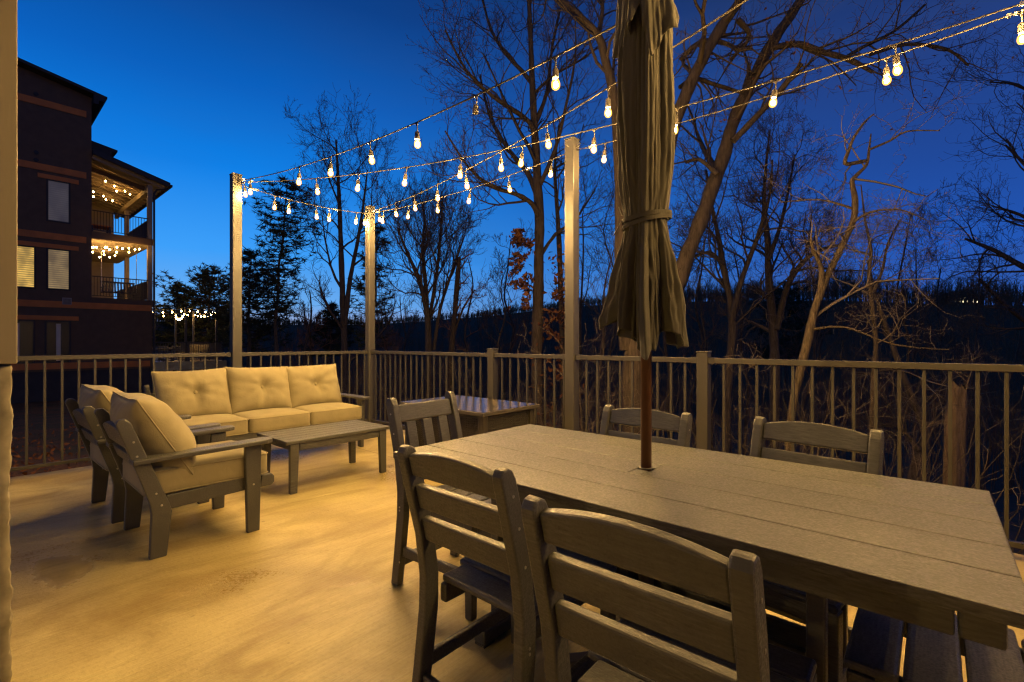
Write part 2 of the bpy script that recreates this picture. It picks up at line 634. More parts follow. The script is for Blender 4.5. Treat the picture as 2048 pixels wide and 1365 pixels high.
def make_sofa():
    r = thing('outdoor_sofa', 'long sofa with three tufted sand back cushions standing against the railing', 'sofa', (-5.25, 2.06, 0), R(-90))
    hw = .925
    for s in (-1, 1):
        MB().prism(club_leg_profile(), 'x', s * hw - .019, s * hw + .019).build('rear_leg', M['lumber'], r, LB)
        MB().prism([(.285, 0), (.358, 0), (.370, .545), (.272, .545)], 'x', s * (hw + .001) - .019, s * (hw + .001) + .019).build('front_leg', M['lumber'], r, LB)
        a = [(-.385, -.052), (.39, -.062), (.425, -.05), (.44, -.02), (.44, .02), (.425, .05), (.39, .062), (-.385, .052)]
        o = MB().prism([(s * (hw + .012) + q[1], q[0]) for q in a], 'z', 0, .026).build('armrest', M['lumber'], r, LB)
        o.location = (0, 0, .5465)
        MB().prism([(-.20, .245), (.285, .262), (.285, .345), (-.165, .33)], 'x', s * (hw - .0395) - .019, s * (hw - .0395) + .019).build('side_rail', M['lumber'], r, LB)
    MB().span((-hw + .06, .375, .262), (hw - .06, .408, .345)).build('front_rail', M['lumber'], r, LB)
    st = MB()
    for k in range(5):
        y = -.16 + k * .115
        st.span((-hw + .022, y, .305), (hw - .022, y + .1, .327))
    st.build('seat_slats', M['lumber'], r, LB)
    ang = math.atan2(.17, .465)
    rot = Matrix.Rotation(ang, 4, 'X')
    for z in (.40, .53, .665):
        y = -.245 - (z - .40) * .366
        pr = MB().box((0, 0, 0), (2 * hw - .04, .024, .085))
        mb = MB()
        mb.add(xf(pr.v, Matrix.Translation((0, y, z)) @ rot), pr.f)
        mb.build('back_slat', M['lumber'], r, LB * .7)
    for k in range(3):
        x = (k - 1) * .597
        seat_cushion('seat_cushion', r, (x, .075, .404), (.592, .70, .15), k)
        m = Matrix.Translation((x + (.008, -.004, .006)[k], -.125, .69 + (.0, .004, -.002)[k])) @ Matrix.Rotation(ang * .9, 4, 'X') @ Matrix.Rotation(R((1.0, -1.2, .8)[k]), 4, 'Y')
        pillow('back_cushion', r, .635, .50, .25, m, 11 + k)
    return r


def make_coffee_table():
    # long side along local x
    r = thing('coffee_table', 'low dark plank coffee table on four tapered legs', 'coffee table')
    L, W, H = .95, .585, .42
    t = MB()
    n = 6
    w = (W - .005 * (n - 1)) / n
    for k in range(n):
        y = -W / 2 + k * (w + .005)
        t.span((-L / 2, y, H - .026), (L / 2, y + w, H))
    t.build('tabletop', M['lumber'], r, .004)
    for sx in (-1, 1):
        for sy in (-1, 1):
            x1, y0 = sx * .418, sy * .262
            o = MB().prism([(x1 - sx * .036, 0), (x1 + sx * .022, 0), (x1 + sx * .022, H - .028), (x1 - sx * .052, H - .028)], 'y', y0 - .019, y0 + .019)
            o.build('leg', M['lumber'], r, LB)
    for sy in (-1, 1):
        MB().span((-.362, sy * .262 - .014, H - .088), (.362, sy * .262 + .014, H - .028)).build('apron', M['lumber'], r, LB)
    for sx in (-1, 1):
        MB().span((sx * .40 - .014, -.24, H - .088), (sx * .40 + .014, .24, H - .028)).build('apron', M['lumber'], r, LB)
    return r


# ---- dining chair facing local +y
def dining_post():
    # side outline (y, z): splayed foot, upright, raked back with rounded top
    f = [(-.252, 0), (-.228, .16), (-.205, .33), (-.203, .44), (-.222, .58), (-.255, .73), (-.288, .845)]
    b = [(-.302, .868), (-.318, .876), (-.335, .872), (-.345, .855), (-.342, .835), (-.312, .72), (-.276, .58), (-.258, .44), (-.261, .33), (-.281, .16), (-.304, 0)]
    return f + b


def back_y(z):
    p = [(.44, -.2305), (.58, -.249), (.73, -.2835), (.85, -.316), (1, -.36)]
    for (z0, y0), (z1, y1) in zip(p, p[1:]):
        if z <= z1: return y0 + (y1 - y0) * (z - z0) / (z1 - z0)
    return p[-1][1]


def make_dining_chair(upright=False):
    r = thing('dining_chair', '', 'dining chair')
    hw = .205
    k = 1.0
    for s in (-1, 1):
        MB().prism(dining_post(), 'x', s * hw - .019, s * hw + .019).build('back_post', M['lumber'], r, LB)
        MB().prism([(.195, 0), (.235, 0), (.24, .405), (.185, .405)], 'x', s * hw - .019, s * hw + .019).build('front_leg', M['lumber'], r, LB)
        MB().span((s * (hw - .034) - .0145, -.2, .345), (s * (hw - .034) + .0145, .2, .405)).build('side_rail', M['lumber'], r, LB)
        MB().bar((s * (hw - .004), -.234, .165), (s * (hw - .004), .196, .165), .024, .045).build('stretcher', M['lumber'], r, LB)
    MB().bar((-hw + .019, -.262, .11), (hw - .019, -.262, .11), .024, .05).build('stretcher', M['lumber'], r, LB)
    MB().span((-hw + .02, .196, .345), (hw - .02, .224, .405)).build('front_rail', M['lumber'], r, LB)
    for j in range(4):
        y = -.195 + j * .112
        MB().span((-hw - .018 if j else -hw + .021, y, .4075), (hw + .018 if j else hw - .021, y + .105, .4325)).build('seat_slat', M['lumber'], r, .009)
    if not upright:
        for (z0, z1, arch) in ((.783, .852, .024), (.674, .753, 0), (.565, .643, 0)):
            zc = (z0 + z1) / 2
            h = z1 - z0
            ang = math.atan2(back_y(zc - .04) - back_y(zc + .04), .08)
            x1 = hw - .0195
            pts = [(-x1, -h / 2), (x1, -h / 2)] + [(x, h / 2 + arch * (1 - (x / x1) ** 2)) for x in np.linspace(x1, -x1, 15 if arch else 2)]
            pr = MB().prism(pts, 'y', -.0135, .0135)
            mb = MB()
            mb.add(xf(pr.v, Matrix.Translation((0, back_y(zc) - .002, zc)) @ Matrix.Rotation(ang, 4, 'X')), pr.f)
            mb.build('back_slat', M['lumber'], r, LB)
    else:
        for (z0, z1) in ((.755, .838), (.47, .525)):
            zc = (z0 + z1) / 2
            ang = math.atan2(back_y(zc - .03) - back_y(zc + .03), .06)
            pr = MB().box((0, 0, 0), (2 * hw - .039, .027, z1 - z0))
            mb = MB()
            mb.add(xf(pr.v, Matrix.Translation((0, back_y(zc) - .002, zc)) @ Matrix.Rotation(ang, 4, 'X')), pr.f)
            mb.build('back_rail', M['lumber'], r, LB)
        for x in (-.112, 0, .112):
            zs = np.linspace(.52, .757, 5)
            pts = [(back_y(z) + .009, z) for z in zs] + [(back_y(z) - .011, z) for z in zs[::-1]]
            MB().prism(pts, 'x', x - .031, x + .031).build('back_slat', M['lumber'], r, .004)
    sm = MB()
    for s in (-1, 1):
        for z in (.12, .375, .39 - .03, .60, .71, .80):
            y = back_y(z) if z > .44 else -.235
            q = MB().lathe([(.0045, 0), (.0045, .0015), (.002, .002)], 8)
            sm.add(xf(q.v, Matrix.Translation((s * (hw + .0195), y, z)) @ Matrix.Rotation(R(90) * s, 4, 'Y')), q.f)
    sm.build('screw_heads', M['steel'], r)
    return r


def make_dining_table():
    # long side along local x, top corners at +-(.915,.4525)
    r = thing('dining_table', 'large dark plank dining table with trestle legs under the closed umbrella', 'dining table', (-.785, 1.632, 0))
    L, W, H = 1.83, .905, .74
    n = 5
    w = (W - .0038 * (n - 1)) / n
    for k in range(n):
        y = -W / 2 + k * (w + .0038)
        if k != 2:
            MB().span((-L / 2, y, H - .028), (L / 2, y + w, H)).build('top_plank', M['lumber_top'], r, .004)
        else:   # the middle board is cut round the umbrella hole
            hole = .026
            mb = MB()
            mb.span((-L / 2, y, H - .028), (-hole, y + w, H))
            mb.span((hole, y, H - .028), (L / 2, y + w, H))
            mb.span((-hole + .0005, y, H - .0282), (hole - .0005, y + w / 2 - hole, H - .0002))
            mb.span((-hole + .0005, y + w / 2 + hole, H - .0282), (hole - .0005, y + w, H - .0002))
            mb.build('top_plank', M['lumber_top'], r, .004)
    for s in (-1, 1):
        MB().span((-.855, s * .388 - .014, H - .098), (.815, s * .388 + .014, H - .03)).build('apron', M['lumber'], r, LB)
        MB().span((s * .85 - .03 if s > 0 else -.87, -.40, H - .098), (.885 if s > 0 else -.842, .40, H - .03)).build('end_rail', M['lumber'], r, LB) if s > 0 else None
        MB().span((s * .56 - .032, -.30, .008), (s * .56 + .032, .30, .07)).build('foot', M['lumber'], r, .012)
        for y in (-.19, .19):
            MB().span((s * .56 - .022, y - .02, .0705), (s * .56 + .022, y + .02, H - .03)).build('leg', M['lumber'], r, LB)
        MB().span((s * .56 + .046, -.36, H - .098), (s * .56 + .074, .36, H - .03)).build('cross_rail', M['lumber'], r, LB)
        for y in (-.265, .265):
            MB().span((s * .56 - .026, y - .03, 0), (s * .56 + .026, y + .03, .0078)).build('foot_pad', M['pit_frame'], r)
    for y in (-.06, .06):
        MB().span((-.515, y - .016, .24), (.515, y + .016, .325)).build('stretcher', M['lumber'], r, LB)
    return r


def make_fire_table():
    r = thing('fire_table', 'rectangular fire table with dark stone slab top and woven sides', 'fire table', (-3.44, 3.265, 0))
    L, W, H = 1.18, .78, .60
    t = NT('herringbone_stone')
    v = t.coord((1, 1, 1))
    wv = t.node('ShaderNodeTexWave', wave_type='BANDS', bands_direction='DIAGONAL')
    wv.inputs['Scale'].default_value = 5.5
    wv.inputs['Distortion'].default_value = 2.2
    wv.inputs['Detail'].default_value = 3
    t.link(v, wv.inputs['Vector'])
    f = t.noise(v, 14, 5)
    c = t.ramp(wv.outputs['Fac'], [(.2, (.03, .027, .024)), (.6, (.085, .075, .06)), (.9, (.13, .11, .085))])
    t.base(t.mix(t.ramp(f, [(.4, (0, 0, 0)), (.7, (.6,) * 3)]), c, (.03, .027, .024)))
    t.rough(.24)
    t.bump(f, .12, .003)
    MB().span((-L / 2, -W / 2, H - .035), (L / 2, W / 2, H - .004)).build('top_frame', M['pit_frame'], r, .004)
    n = 6
    for k in range(n):
        w = (L - .02) / n
        x = -L / 2 + .01 + k * w
        MB().span((x + .0015, -W / 2 + .01, H - .006), (x + w - .0015, W / 2 - .01, H)).build('top_tile', t.m, r, .0015)
    hx, hy = L / 2 - .07, W / 2 - .07
    for sx in (-1, 1):
        for sy in (-1, 1):
            mb = MB().span((sx * hx - .03, sy * hy - .03, .02), (sx * hx + .03, sy * hy + .03, H - .036))
            for q in (-.015, .0, .015):
                mb.span((sx * hx + q - .005, sy * (hy + .0305), .02), (sx * hx + q + .005, sy * (hy + .035), H - .037))
                mb.span((sx * (hx + .0305), sy * hy + q - .005, .02), (sx * (hx + .035), sy * hy + q + .005, H - .037))
            mb.build('corner_post', M['pit_frame'], r)
    for sx in (-1, 1):
        for ax in (0, 1):
            a, b = (hy - .031, hx) if ax == 0 else (hx - .031, hy)
            mb = MB()
            pr = MB().box((0, 0, H / 2 - .01), (2 * a, .012, H - .09))
            mb.add(pr.v, pr.f)
            for k in range(int(2 * a / .022)):              # diagonal weave strands
                for j in range(24):
                    x0 = -a + .012 + k * .022
                    z0 = .065 + j * .02
                    q = MB().bar((x0 - .009, -.008, z0), (x0 + .009, -.008, z0 + (.011 if (k // 5) % 2 else -.011)), .008, .007)
                    if abs(x0) < a - .008: mb.add(q.v, q.f)
            m = Matrix.Rotation({(0, 1): R(90), (0, -1): R(-90), (1, 1): R(180), (1, -1): 0}[(ax, sx)], 4, 'Z') @ Matrix.Translation((0, -b, 0))
            m2 = MB()
            m2.add(xf(mb.v, m), mb.f)
            m2.build('woven_panel', M['wicker'], r, recalc=False)
    return r


def make_umbrella():
    r = thing('patio_umbrella', 'closed taupe patio umbrella tied with a strap, rising through the dining table', 'umbrella', (-.785, 1.632, 0))
    MB().tube([(0, 0, .09), (0, 0, 2.9)], .0195, 20).build('pole', M['bronze'], r, smooth=True)
    NA = 420

    def skirt(name, zs, Rf, amp, hem, seed, extra=None):
        rng = random.Random(seed)
        nz = len(zs)
        mb = MB()
        for i, (z, rr, am) in enumerate(zip(zs, Rf, amp)):
            tt = i / (nz - 1)
            for j in range(NA):
                a = 2 * PI * j / NA
                d = (math.cos(a), math.sin(a))
                n1 = noise.noise((d[0] * 1.2 + seed, d[1] * 1.2, z * .7))
                n2 = noise.noise((d[0] * 3.2, d[1] * 3.2 + seed, z * 2.6))
                n3 = noise.noise((d[0] * 5 + 9, d[1] * 5 + seed, z * .9))
                tw = a + .55 * n1 + .22 * n3 + .25 * (1 - tt)
                gate = .45 + .55 * noise.noise((d[0] * 2 + 40, d[1] * 2 + seed, z * .4)) + .35
                f = 1 - 2 * abs(math.sin(3.5 * tw)) ** 1.1                  # creased pleats
                f2 = 1 - 2 * abs(math.sin(7.5 * tw + 2.0 * n2 + 1.0)) ** .8
                f3 = 1 - 2 * abs(math.sin(17 * a + 5 * n1 + 2 * n3))
                cr = 1 - 2 * abs(noise.noise((d[0] * 5 + z * 5, d[1] * 5 - z * 4, z * 7 + seed)))
                q = rr * (1 + am * (.85 * f * gate + .20 * f2 + .05 * f3 + .65 * n1 + .35 * n3) + .035 * n2 + .055 * (cr - .6) * (.25 + tt))
                zz = z
                if tt > .6:
                    zz = z - 2.0 * hem * ((tt - .6) / .4) ** 1.3 * (.45 * math.cos(4 * tw + seed) + .75 * n1 + .22 * f)
                if extra: q, zz = extra(a, tt, q, zz)
                q = max(q, .022)
                mb.v.append((q * d[0], q * d[1], zz))
        for i in range(nz - 1):
            for j in range(NA):
                mb.f.append((i * NA + j, i * NA + (j + 1) % NA, (i + 1) * NA + (j + 1) % NA, (i + 1) * NA + j))
        o = mb.build(name, M['canopy'], r, smooth=True, recalc=False)
        so = o.modifiers.new('cloth', 'SOLIDIFY')
        so.thickness = .0018
        so.offset = -1
        return o
    # main canopy: from under the vent cap down to the open hem
    key = [(2.62, .060, .10), (2.40, .075, .13), (2.25, .086, .16), (2.0, .094, .18), (1.80, .088, .15), (1.66, .074, .09), (1.635, .072, .08),
           (1.60, .078, .12), (1.50, .095, .24), (1.40, .112, .32), (1.30, .122, .36), (1.235, .128, .38), (1.205, .128, .40)]
    zz = np.linspace(2.62, 1.205, 170)
    kz = [k[0] for k in key][::-1]
    rr = np.interp(zz, kz, [k[1] for k in key][::-1])
    aa = np.interp(zz, kz, [k[2] for k in key][::-1])
    left = math.atan2(-ST, -CT)

    def lift(a, tt, q, z):
        # the left-hand panel flares out and its hem is caught up higher than the rest
        da = math.atan2(math.sin(a - left), math.cos(a - left))
        g = math.exp(-(da / .55) ** 2)
        w = smooth01(.72, 1.0, tt)
        q *= 1 + .12 * g * w
        z += .085 * g * w
        return q, z
    skirt('canopy', list(zz), list(rr), list(aa), .035, 4, lift)
    zz = np.linspace(2.86, 2.27, 50)
    skirt('vent_cap', list(zz), list(np.interp(zz, [2.27, 2.34, 2.5, 2.86], [.108, .100, .088, .035])),
          list(np.interp(zz, [2.27, 2.5, 2.86], [.24, .16, .05])), .07, 9)
    # strap: two flat loops and a hanging tail on the left
    st = MB()
    NS = 64
    for (z0, dz, tilt) in ((1.648, .013, .012), (1.631, .012, .018)):
        vs = []
        for j in range(NS):
            a = 2 * PI * j / NS
            q = .0835 + .003 * math.sin(5 * a)
            zc = z0 + tilt * math.cos(a - R(41.3))
            for (dr, dv) in ((0, -dz), (.003, -dz), (.003, dz), (0, dz)):
                vs.append((math.cos(a) * (q + dr), math.sin(a) * (q + dr), zc + dv * .6))
        fs = []
        for j in range(NS):
            for k in range(4):
                fs.append((j * 4 + k, j * 4 + (k + 1) % 4, ((j + 1) % NS) * 4 + (k + 1) % 4, ((j + 1) % NS) * 4 + k))
        st.add(vs, fs)
    lx, ly = -CT * .088, -ST * .088
    st.bar((lx, ly, 1.64), (lx * 1.35, ly * 1.35, 1.585), .014, .003, (CT, ST, 0))
    st.bar((lx * .99, ly * .99, 1.66), (lx * 1.12, ly * 1.12, 1.69), .012, .003, (CT, ST, 0))
    st.build('strap', M['canopy'], r)
    MB().lathe([(.0196, .741), (.0245, .741), (.0245, .744), (.0197, .746)], 24).build('hole_ring', M['pit_frame'], r)
    return r


def make_umbrella_base():
    r = thing('umbrella_base', 'dark four-footed umbrella stand on the concrete under the dining table', 'umbrella stand', (-.785, 1.632, 0))
    for k in range(4):
        a = R(45 + 90 * k)
        d = Vector((math.cos(a), math.sin(a), 0))
        mb = MB().bar(d * .035 + Vector((0, 0, .055)), d * .36 + Vector((0, 0, .034)), .06, .05)
        mb.build('foot', M['pit_frame'], r, .008)
        q = d * .34
        MB().span((q.x - .02, q.y - .02, 0), (q.x + .02, q.y + .02, .0085)).build('pad', M['pit_frame'], r)
    MB().lathe([(.045, .03), (.045, .085), (.03, .09), (.027, .42), (.0205, .425)], 24).build('sleeve', M['pit_frame'], r, smooth=False)
    return r


# ---- put them in place
cc = make_club_chair()
tag(cc, 'wide armchair with sand cushions, the nearer of the two by the left railing', group='deep-seat armchairs beside each other')
cc.location = (-3.56, .92, 0)
c2 = copy_tree(cc)
tag(c2, 'farther sand-cushioned armchair, mostly hidden behind the nearer one', 'armchair')
c2.location = (-4.40, .88, 0)
c2.rotation_euler.z = R(1.5)
make_sofa()
ct = make_coffee_table()
ct.location = at(0, 684, 0)
# legs stand at (-3.65,1.70) (-3.83,2.54) (-4.35,1.70) (-4.29,2.51)
ct.location = (-4.065, 2.118, 0)
ct.rotation_euler.z = R(90)
make_dining_table()
make_umbrella()
make_umbrella_base()
make_fire_table()
g = 'dining chairs round the plank table'
ch = make_dining_chair()
tag(ch, 'ladder-back dining chair on the near long side of the table, beside the open floor', group=g)
ch.location = (-1.04, 1.235, 0)
ch.rotation_euler.z = R(0)
for (x, y, rz, lab) in (
        (-.43, 1.11, 1, 'ladder-back dining chair with its back closest to the camera, on the near long side'),
        (-1.065, 1.865, 178, 'ladder-back dining chair on the far long side, seen behind the umbrella pole'),
        (-.40, 1.93, 173, 'ladder-back dining chair on the far long side, right of the square railing post')):
    d = copy_tree(ch)
    d.location = (x, y, 0)
    d.rotation_euler.z = R(rz)
    tag(d, lab, 'dining chair', g)
ue = make_dining_chair(True)
tag(ue, 'dining chair with three upright back slats at the table end facing the fire table', group=g)
ue.location = (-1.735, 1.635, 0)
ue.rotation_euler.z = R(-90 + 4)
ue.scale = (1, 1, 1.05)
u2 = copy_tree(ue)
tag(u2, 'dining chair pushed under the right end of the table, only its slatted seat showing', 'dining chair', g)
u2.location = (.08, 1.63, 0)
u2.rotation_euler.z = R(90)
u2.scale = (1, 1, 1)
# ------------------------------------------------------------------ deck, rails, poles, lights
RX, RY = -6.01, 3.79          # rail lines
MB().span((-6.13, -6.0, -.16), (6.0, 3.93, 0)).build('deck', M['concrete'])
tag(bpy.data.objects['deck'], kind='structure')


def rail_section(root, a, b, first, step=.115, gap=.06):
    """rails and balusters between two plan points"""
    a, b = Vector((*a, 0)), Vector((*b, 0))
    d = (b - a)
    L = d.length
    d.normalize()
    up = Vector((0, 0, 1))
    mb = MB().bar(a + up * 1.055, b + up * 1.055, .044, .04)
    mb.build('top_rail', M['rail'], root, .003)
    MB().bar(a + up * .092, b + up * .092, .036, .03).build('bottom_rail', M['rail'], root, .003)
    for q in (a, b):     # sockets that hold the rail ends
        s = 1 if q is a else -1
        for z, h in ((1.055, .048), (.092, .038)):
            MB().bar(q + up * z, q + d * (.045 * s) + up * z, .052, h).build('rail_socket', M['rail'], root, .002)
    t = first
    while t < L - .03:
        if t > .03:
            q = a + d * t
            MB().box((q.x, q.y, .572), (.0185, .0185, .926)).build('baluster', M['rail'], root, .002)
        t += step


def post_cap(root, x, y):
    MB().span((x - .042, y - .042, .0), (x + .042, y + .042, 1.115)).build('railing_post', M['rail'], root, .004)
    MB().span((x - .046, y - .046, 1.1155), (x + .046, y + .046, 1.128)).build('post_cap', M['rail'], root, .003)
    MB().span((x - .07, y - .07, .0005), (x + .07, y + .07, .012)).build('base_plate', M['rail'], root, .002)


lr = thing('deck_railing', 'bronze metal railing behind the sofa and armchairs at the left side of the deck', 'railing')
rail_section(lr, (RX, -1.2), (RX, 1.985), .634 + .115 * 8 - .0)
rail_section(lr, (RX, 2.10), (RX, 3.735), .10)
rr = thing('deck_railing', 'bronze metal railing with square posts running behind the dining table', 'railing')
rail_section(rr, (RX + .055, RY), (-3.652, RY), .09)
rail_section(rr, (-3.568, RY), (-2.63, RY), .10)
rail_section(rr, (-2.515, RY), (-1.386, RY), .105)
rail_section(rr, (-1.302, RY), (.81, RY), .109)
rail_section(rr, (.93, RY), (2.9, RY), .109)
post_cap(rr, -3.61, RY)
post_cap(rr, -1.344, RY)

POLES = [(RX, 2.045), (RX, 3.79), (-2.574, RY), (.87, RY), (2.35, 1.62), (2.25, 2.02)]
PL = ['square steel pole behind the sofa, carrying the left end of the string lights',
      'square steel pole at the far corner of the deck, carrying string lights',
      'square steel pole left of the umbrella, standing in the railing line',
      'square steel pole beyond the right edge of the view in the railing line',
      'square steel pole beside the right end of the patio, outside the view',
      'square steel pole next to another beside the right end of the patio, outside the view']
for i, (x, y) in enumerate(POLES):
    p = thing('string_light_pole', PL[i], 'pole', (x, y, 0), 0, 'steel poles for the string lights')
    MB().span((-.05, -.05, .006), (.05, .05, 3.105)).build('shaft', M['pole'], p, .006)
    MB().span((-.054, -.054, 3.1055), (.054, .054, 3.118)).build('cap', M['pole'], p, .004)
    MB().span((-.085, -.085, .0), (.085, .085, .0055)).build('base_plate', M['pole'], p, .002)
    hk = MB()
    hk.tube([(.05, 0, 3.03), (.085, 0, 3.035), (.095, 0, 3.05), (.085, 0, 3.06), (.075, 0, 3.05)], .004, 6)
    hk.tube([(0, .05 * (-1 if i != 0 else 1), 3.03), (0, .085 * (-1 if i != 0 else 1), 3.035)], .004, 6)
    hk.build('hook', M['steel'], p)

# ---- light strings
_sk = MB()
_sk.tube([(0, 0, 0), (.004, 0, -.03), (.002, 0, -.062)], .0042, 8)
_sk.tube([(-.03, 0, .004), (-.008, 0, -.006), (0, 0, -.022)], .0045, 6)
_sk.tube([(.03, 0, .004), (.008, 0, -.006), (0, 0, -.022)], .0045, 6)
_sk.lathe([(.007, -.06), (.0135, -.064), (.016, -.075), (.016, -.088), (.0175, -.09), (.0175, -.112), (.015, -.116)][::-1], 14)
SOCK = _sk.build('light_socket', M['socket'], None, smooth=True)
_b = MB().lathe([(.002, -.175), (.010, -.173), (.0175, -.167), (.0222, -.157), (.023, -.146), (.0205, -.133), (.0155, -.123), (.0125, -.116)], 16)
BULB = _b.build('bulb', M['bulb'], None, smooth=True)
_f = MB().lathe([(.002, -.164), (.008, -.160), (.0115, -.150), (.010, -.139), (.004, -.132)], 10)
FIL = _f.build('filament', M['filament'], None, smooth=True)
FIL_ME = FIL.data
bpy.data.objects.remove(FIL)
SOCK_ME, BULB_ME = SOCK.data, BULB.data
for o in (SOCK, BULB): bpy.data.objects.remove(o)


def light_string(a, b, sag, phase, label, step=.598, dead=(), skip=(), sway=0.0, spots=None):
    a, b = Vector(a), Vector(b)
    L = (b - a).length
    r = thing('string_lights', label, 'string lights', tuple(a), 0, 'strings of warm bulbs between the poles')
    d = (b - a)

    def P(t):
        return d * t + Vector((0, 0, -4 * sag * t * (1 - t)))
    n = 40
    cb = MB().tube([P(i / n) for i in range(n + 1)], .0048, 8)
    cb.build('cable', M['cable'], r, smooth=True)
    rng = random.Random(int(L * 1000 + phase * 77))
    if spots is None:
        spots = []
        while phase + step * len(spots) < L - .02: spots.append(phase + step * len(spots))
    heading = math.atan2(d.y, d.x)
    for k, s in enumerate(spots):
        if k not in skip:
            so = bpy.data.objects.new('light_socket', SOCK_ME)
            COL.objects.link(so)
            so.parent = r
            so.location = P(s / L)
            so.rotation_euler = (R(rng.uniform(-7, 7)), R(rng.uniform(-9, 9) + sway), heading)
            if k not in dead:
                bo = bpy.data.objects.new('bulb', BULB_ME)
                COL.objects.link(bo)
                bo.parent = so
                fo = bpy.data.objects.new('filament', FIL_ME)
                COL.objects.link(fo)
                fo.parent = so
    # turnbuckle clamps near both ends
    cl = MB()
    for t in (.13 / L, 1 - .5 / L):
        q = P(t)
        for j in range(3):
            cl.box(q + d.normalized() * (.028 * j), (.02, .016, .024), Euler((.4 * j, .3, heading)).to_matrix())
    cl.build('wire_clamp', M['steel'], r, .003)
    return r


H0 = 3.03
light_string((RX + .06, 2.045, H0), (2.20, 2.02, 3.02), .34, .37, 'topmost bulb string, rising from the pole behind the sofa and missing one bulb', dead=(6,), step=.585, skip=(1,))
light_string((RX + .05, 2.09, H0), (.83, 3.75, 3.03), .26, .04, 'bulb string crossing the patio behind the umbrella from the sofa pole', step=.592, skip=(1,))
light_string((RX, 2.10, H0 - .02), (RX, 3.735, H0 - .02), .05, .13, 'short bulb string between the sofa pole and the corner pole', spots=(.378, .548, .896, 1.073, 1.476, 1.608))
light_string((RX + .06, 3.77, H0), (2.31, 1.60, 3.02), .27, .33, 'bulb string rising steeply from the corner pole past the top of the umbrella', step=.61, skip=(8, 9))
light_string((RX + .06, 3.79, H0 - .01), (-2.63, 3.79, 3.0), .07, .27, 'bulb string from the corner pole to the pole left of the umbrella', step=.575)
light_string((-2.515, 3.79, 3.0), (.81, 3.79, 3.03), .06, .31, 'lower bulb string right of the umbrella along the railing', spots=(.30, 2.29, 2.87))

# ------------------------------------------------------------------ the house we stand at
M['trim'] = mat_simple('beige_trim_paint', (.20, .175, .115), .6, .12, 5, .25, 40, stretch=(1, 1, .15))
M['plinth'] = mat_simple('rough_mortar', (.22, .20, .135), .9, .35, 10, .9, 14)
M['siding_own'] = mat_simple('house_siding_paint', (.12, .10, .075), .7, .1, 5, .2, 30)
hc = thing('porch_column', 'beige boxed porch column with rough mortar foot at the left picture edge', 'column', (-2.386, 0, 0))
MB().span((-.115, -.11, 1.127), (.115, .113, 2.78)).build('wrap', M['trim'], hc, .004)
_m = MB()
rng = random.Random(5)
nx, nz = 10, 44
for side in range(4):
    for i in range(nx):
        for k in range(nz):
            pass
vs, fs = rounded_box(.10, .098, .560, .012, (10, 10, 60))
vs = [(x + .007 * noise.noise((x * 14, y * 14, z * 9)) + (.010 * noise.noise((y * 30, z * 26, 1.3)) if x > .06 else 0),
       y + .008 * noise.noise((x * 11 + 5, y * 14, z * 12)) + (.008 * noise.noise((z * 42, x * 9, 4.1)) if y > .06 else 0), z + .562 + (.02 * noise.noise((x * 20, y * 20, 7)) if z > .5 else 0)) for x, y, z in vs]
_m.add(vs, fs)
_m.build('mortar_foot', M['plinth'], hc, smooth=True)
bt = MB()
for z in (.28, .32):
    q = MB().lathe([(.008, 0), (.008, .004), (.005, .006)], 10)
    bt.add(xf(q.v, Matrix.Translation((.099, .03, z)) @ Matrix.Rotation(R(90), 4, 'Y')), q.f)
bt.build('anchor_bolts', M['steel'], hc)

hs = thing('house', 'own house with covered porch behind the camera, outside the view', 'house', (1.0, -3.2, 0))
MB().span((-4.2, -5.0, 0), (5.0, 0, 2.78)).build('wall', M['siding_own'], hs)
MB().span((-4.2, -5.0, 2.7805), (5.0, 3.28, 3.0)).build('porch_roof', M['siding_own'], hs)
ln = thing('porch_lantern', 'lit wall lantern beside the porch door behind the camera', 'lantern', (-1.75, -3.2, 1.95))
MB().span((-.06, .0005, -.1), (.06, .02, .1)).build('back_plate', M['pit_frame'], ln, .004)
_t = MB().span((-.07, .03, .115), (.07, .17, .135))
_t.span((-.012, .0205, .118), (.012, .03, .132))
for sx in (-1, 1):
    for yy in (.038, .162): _t.span((sx * .062 - .006, yy - .006, -.115), (sx * .062 + .006, yy + .006, .1145))
_t.span((-.07, .03, -.13), (.07, .17, -.1155))
_t.build('cage', M['pit_frame'], ln)
M['lantern'] = mat_emit('lantern_bulb_glow', (1.0, .62, .22), 950.0)
MB().lathe([(.012, -.115), (.015, -.08), (.03, -.04), (.036, 0), (.030, .035), (.01, .055)], 16, (0, .1, 0)).build('bulb', M['lantern'], ln, smooth=True)
# ------------------------------------------------------------------ neighbouring building
M['siding'] = mat_simple('dark_board_siding', (.110, .066, .034), .75, .12, 3, .15, 20)
M['band'] = mat_simple('rust_trim_board', (.58, .185, .035), .7, .15, 2)
M['roofing'] = mat_simple('dark_roofing', (.03, .029, .028), .7, .15, 3)
M['soffit'] = mat_simple('pale_soffit', (.33, .26, .17), .7, .1, 3)
M['porch_wall'] = mat_simple('tan_porch_siding', (.30, .235, .15), .75, .1, 3)
M['blackrail'] = mat_simple('black_balcony_paint', (.022, .021, .02), .4, .1, 5)
M['vent'] = mat_simple('grey_vent_plastic', (.30, .26, .22), .6, .1, 5)
M['footing'] = mat_simple('dark_foundation', (.045, .04, .036), .85, .2, 2, .3, 10)


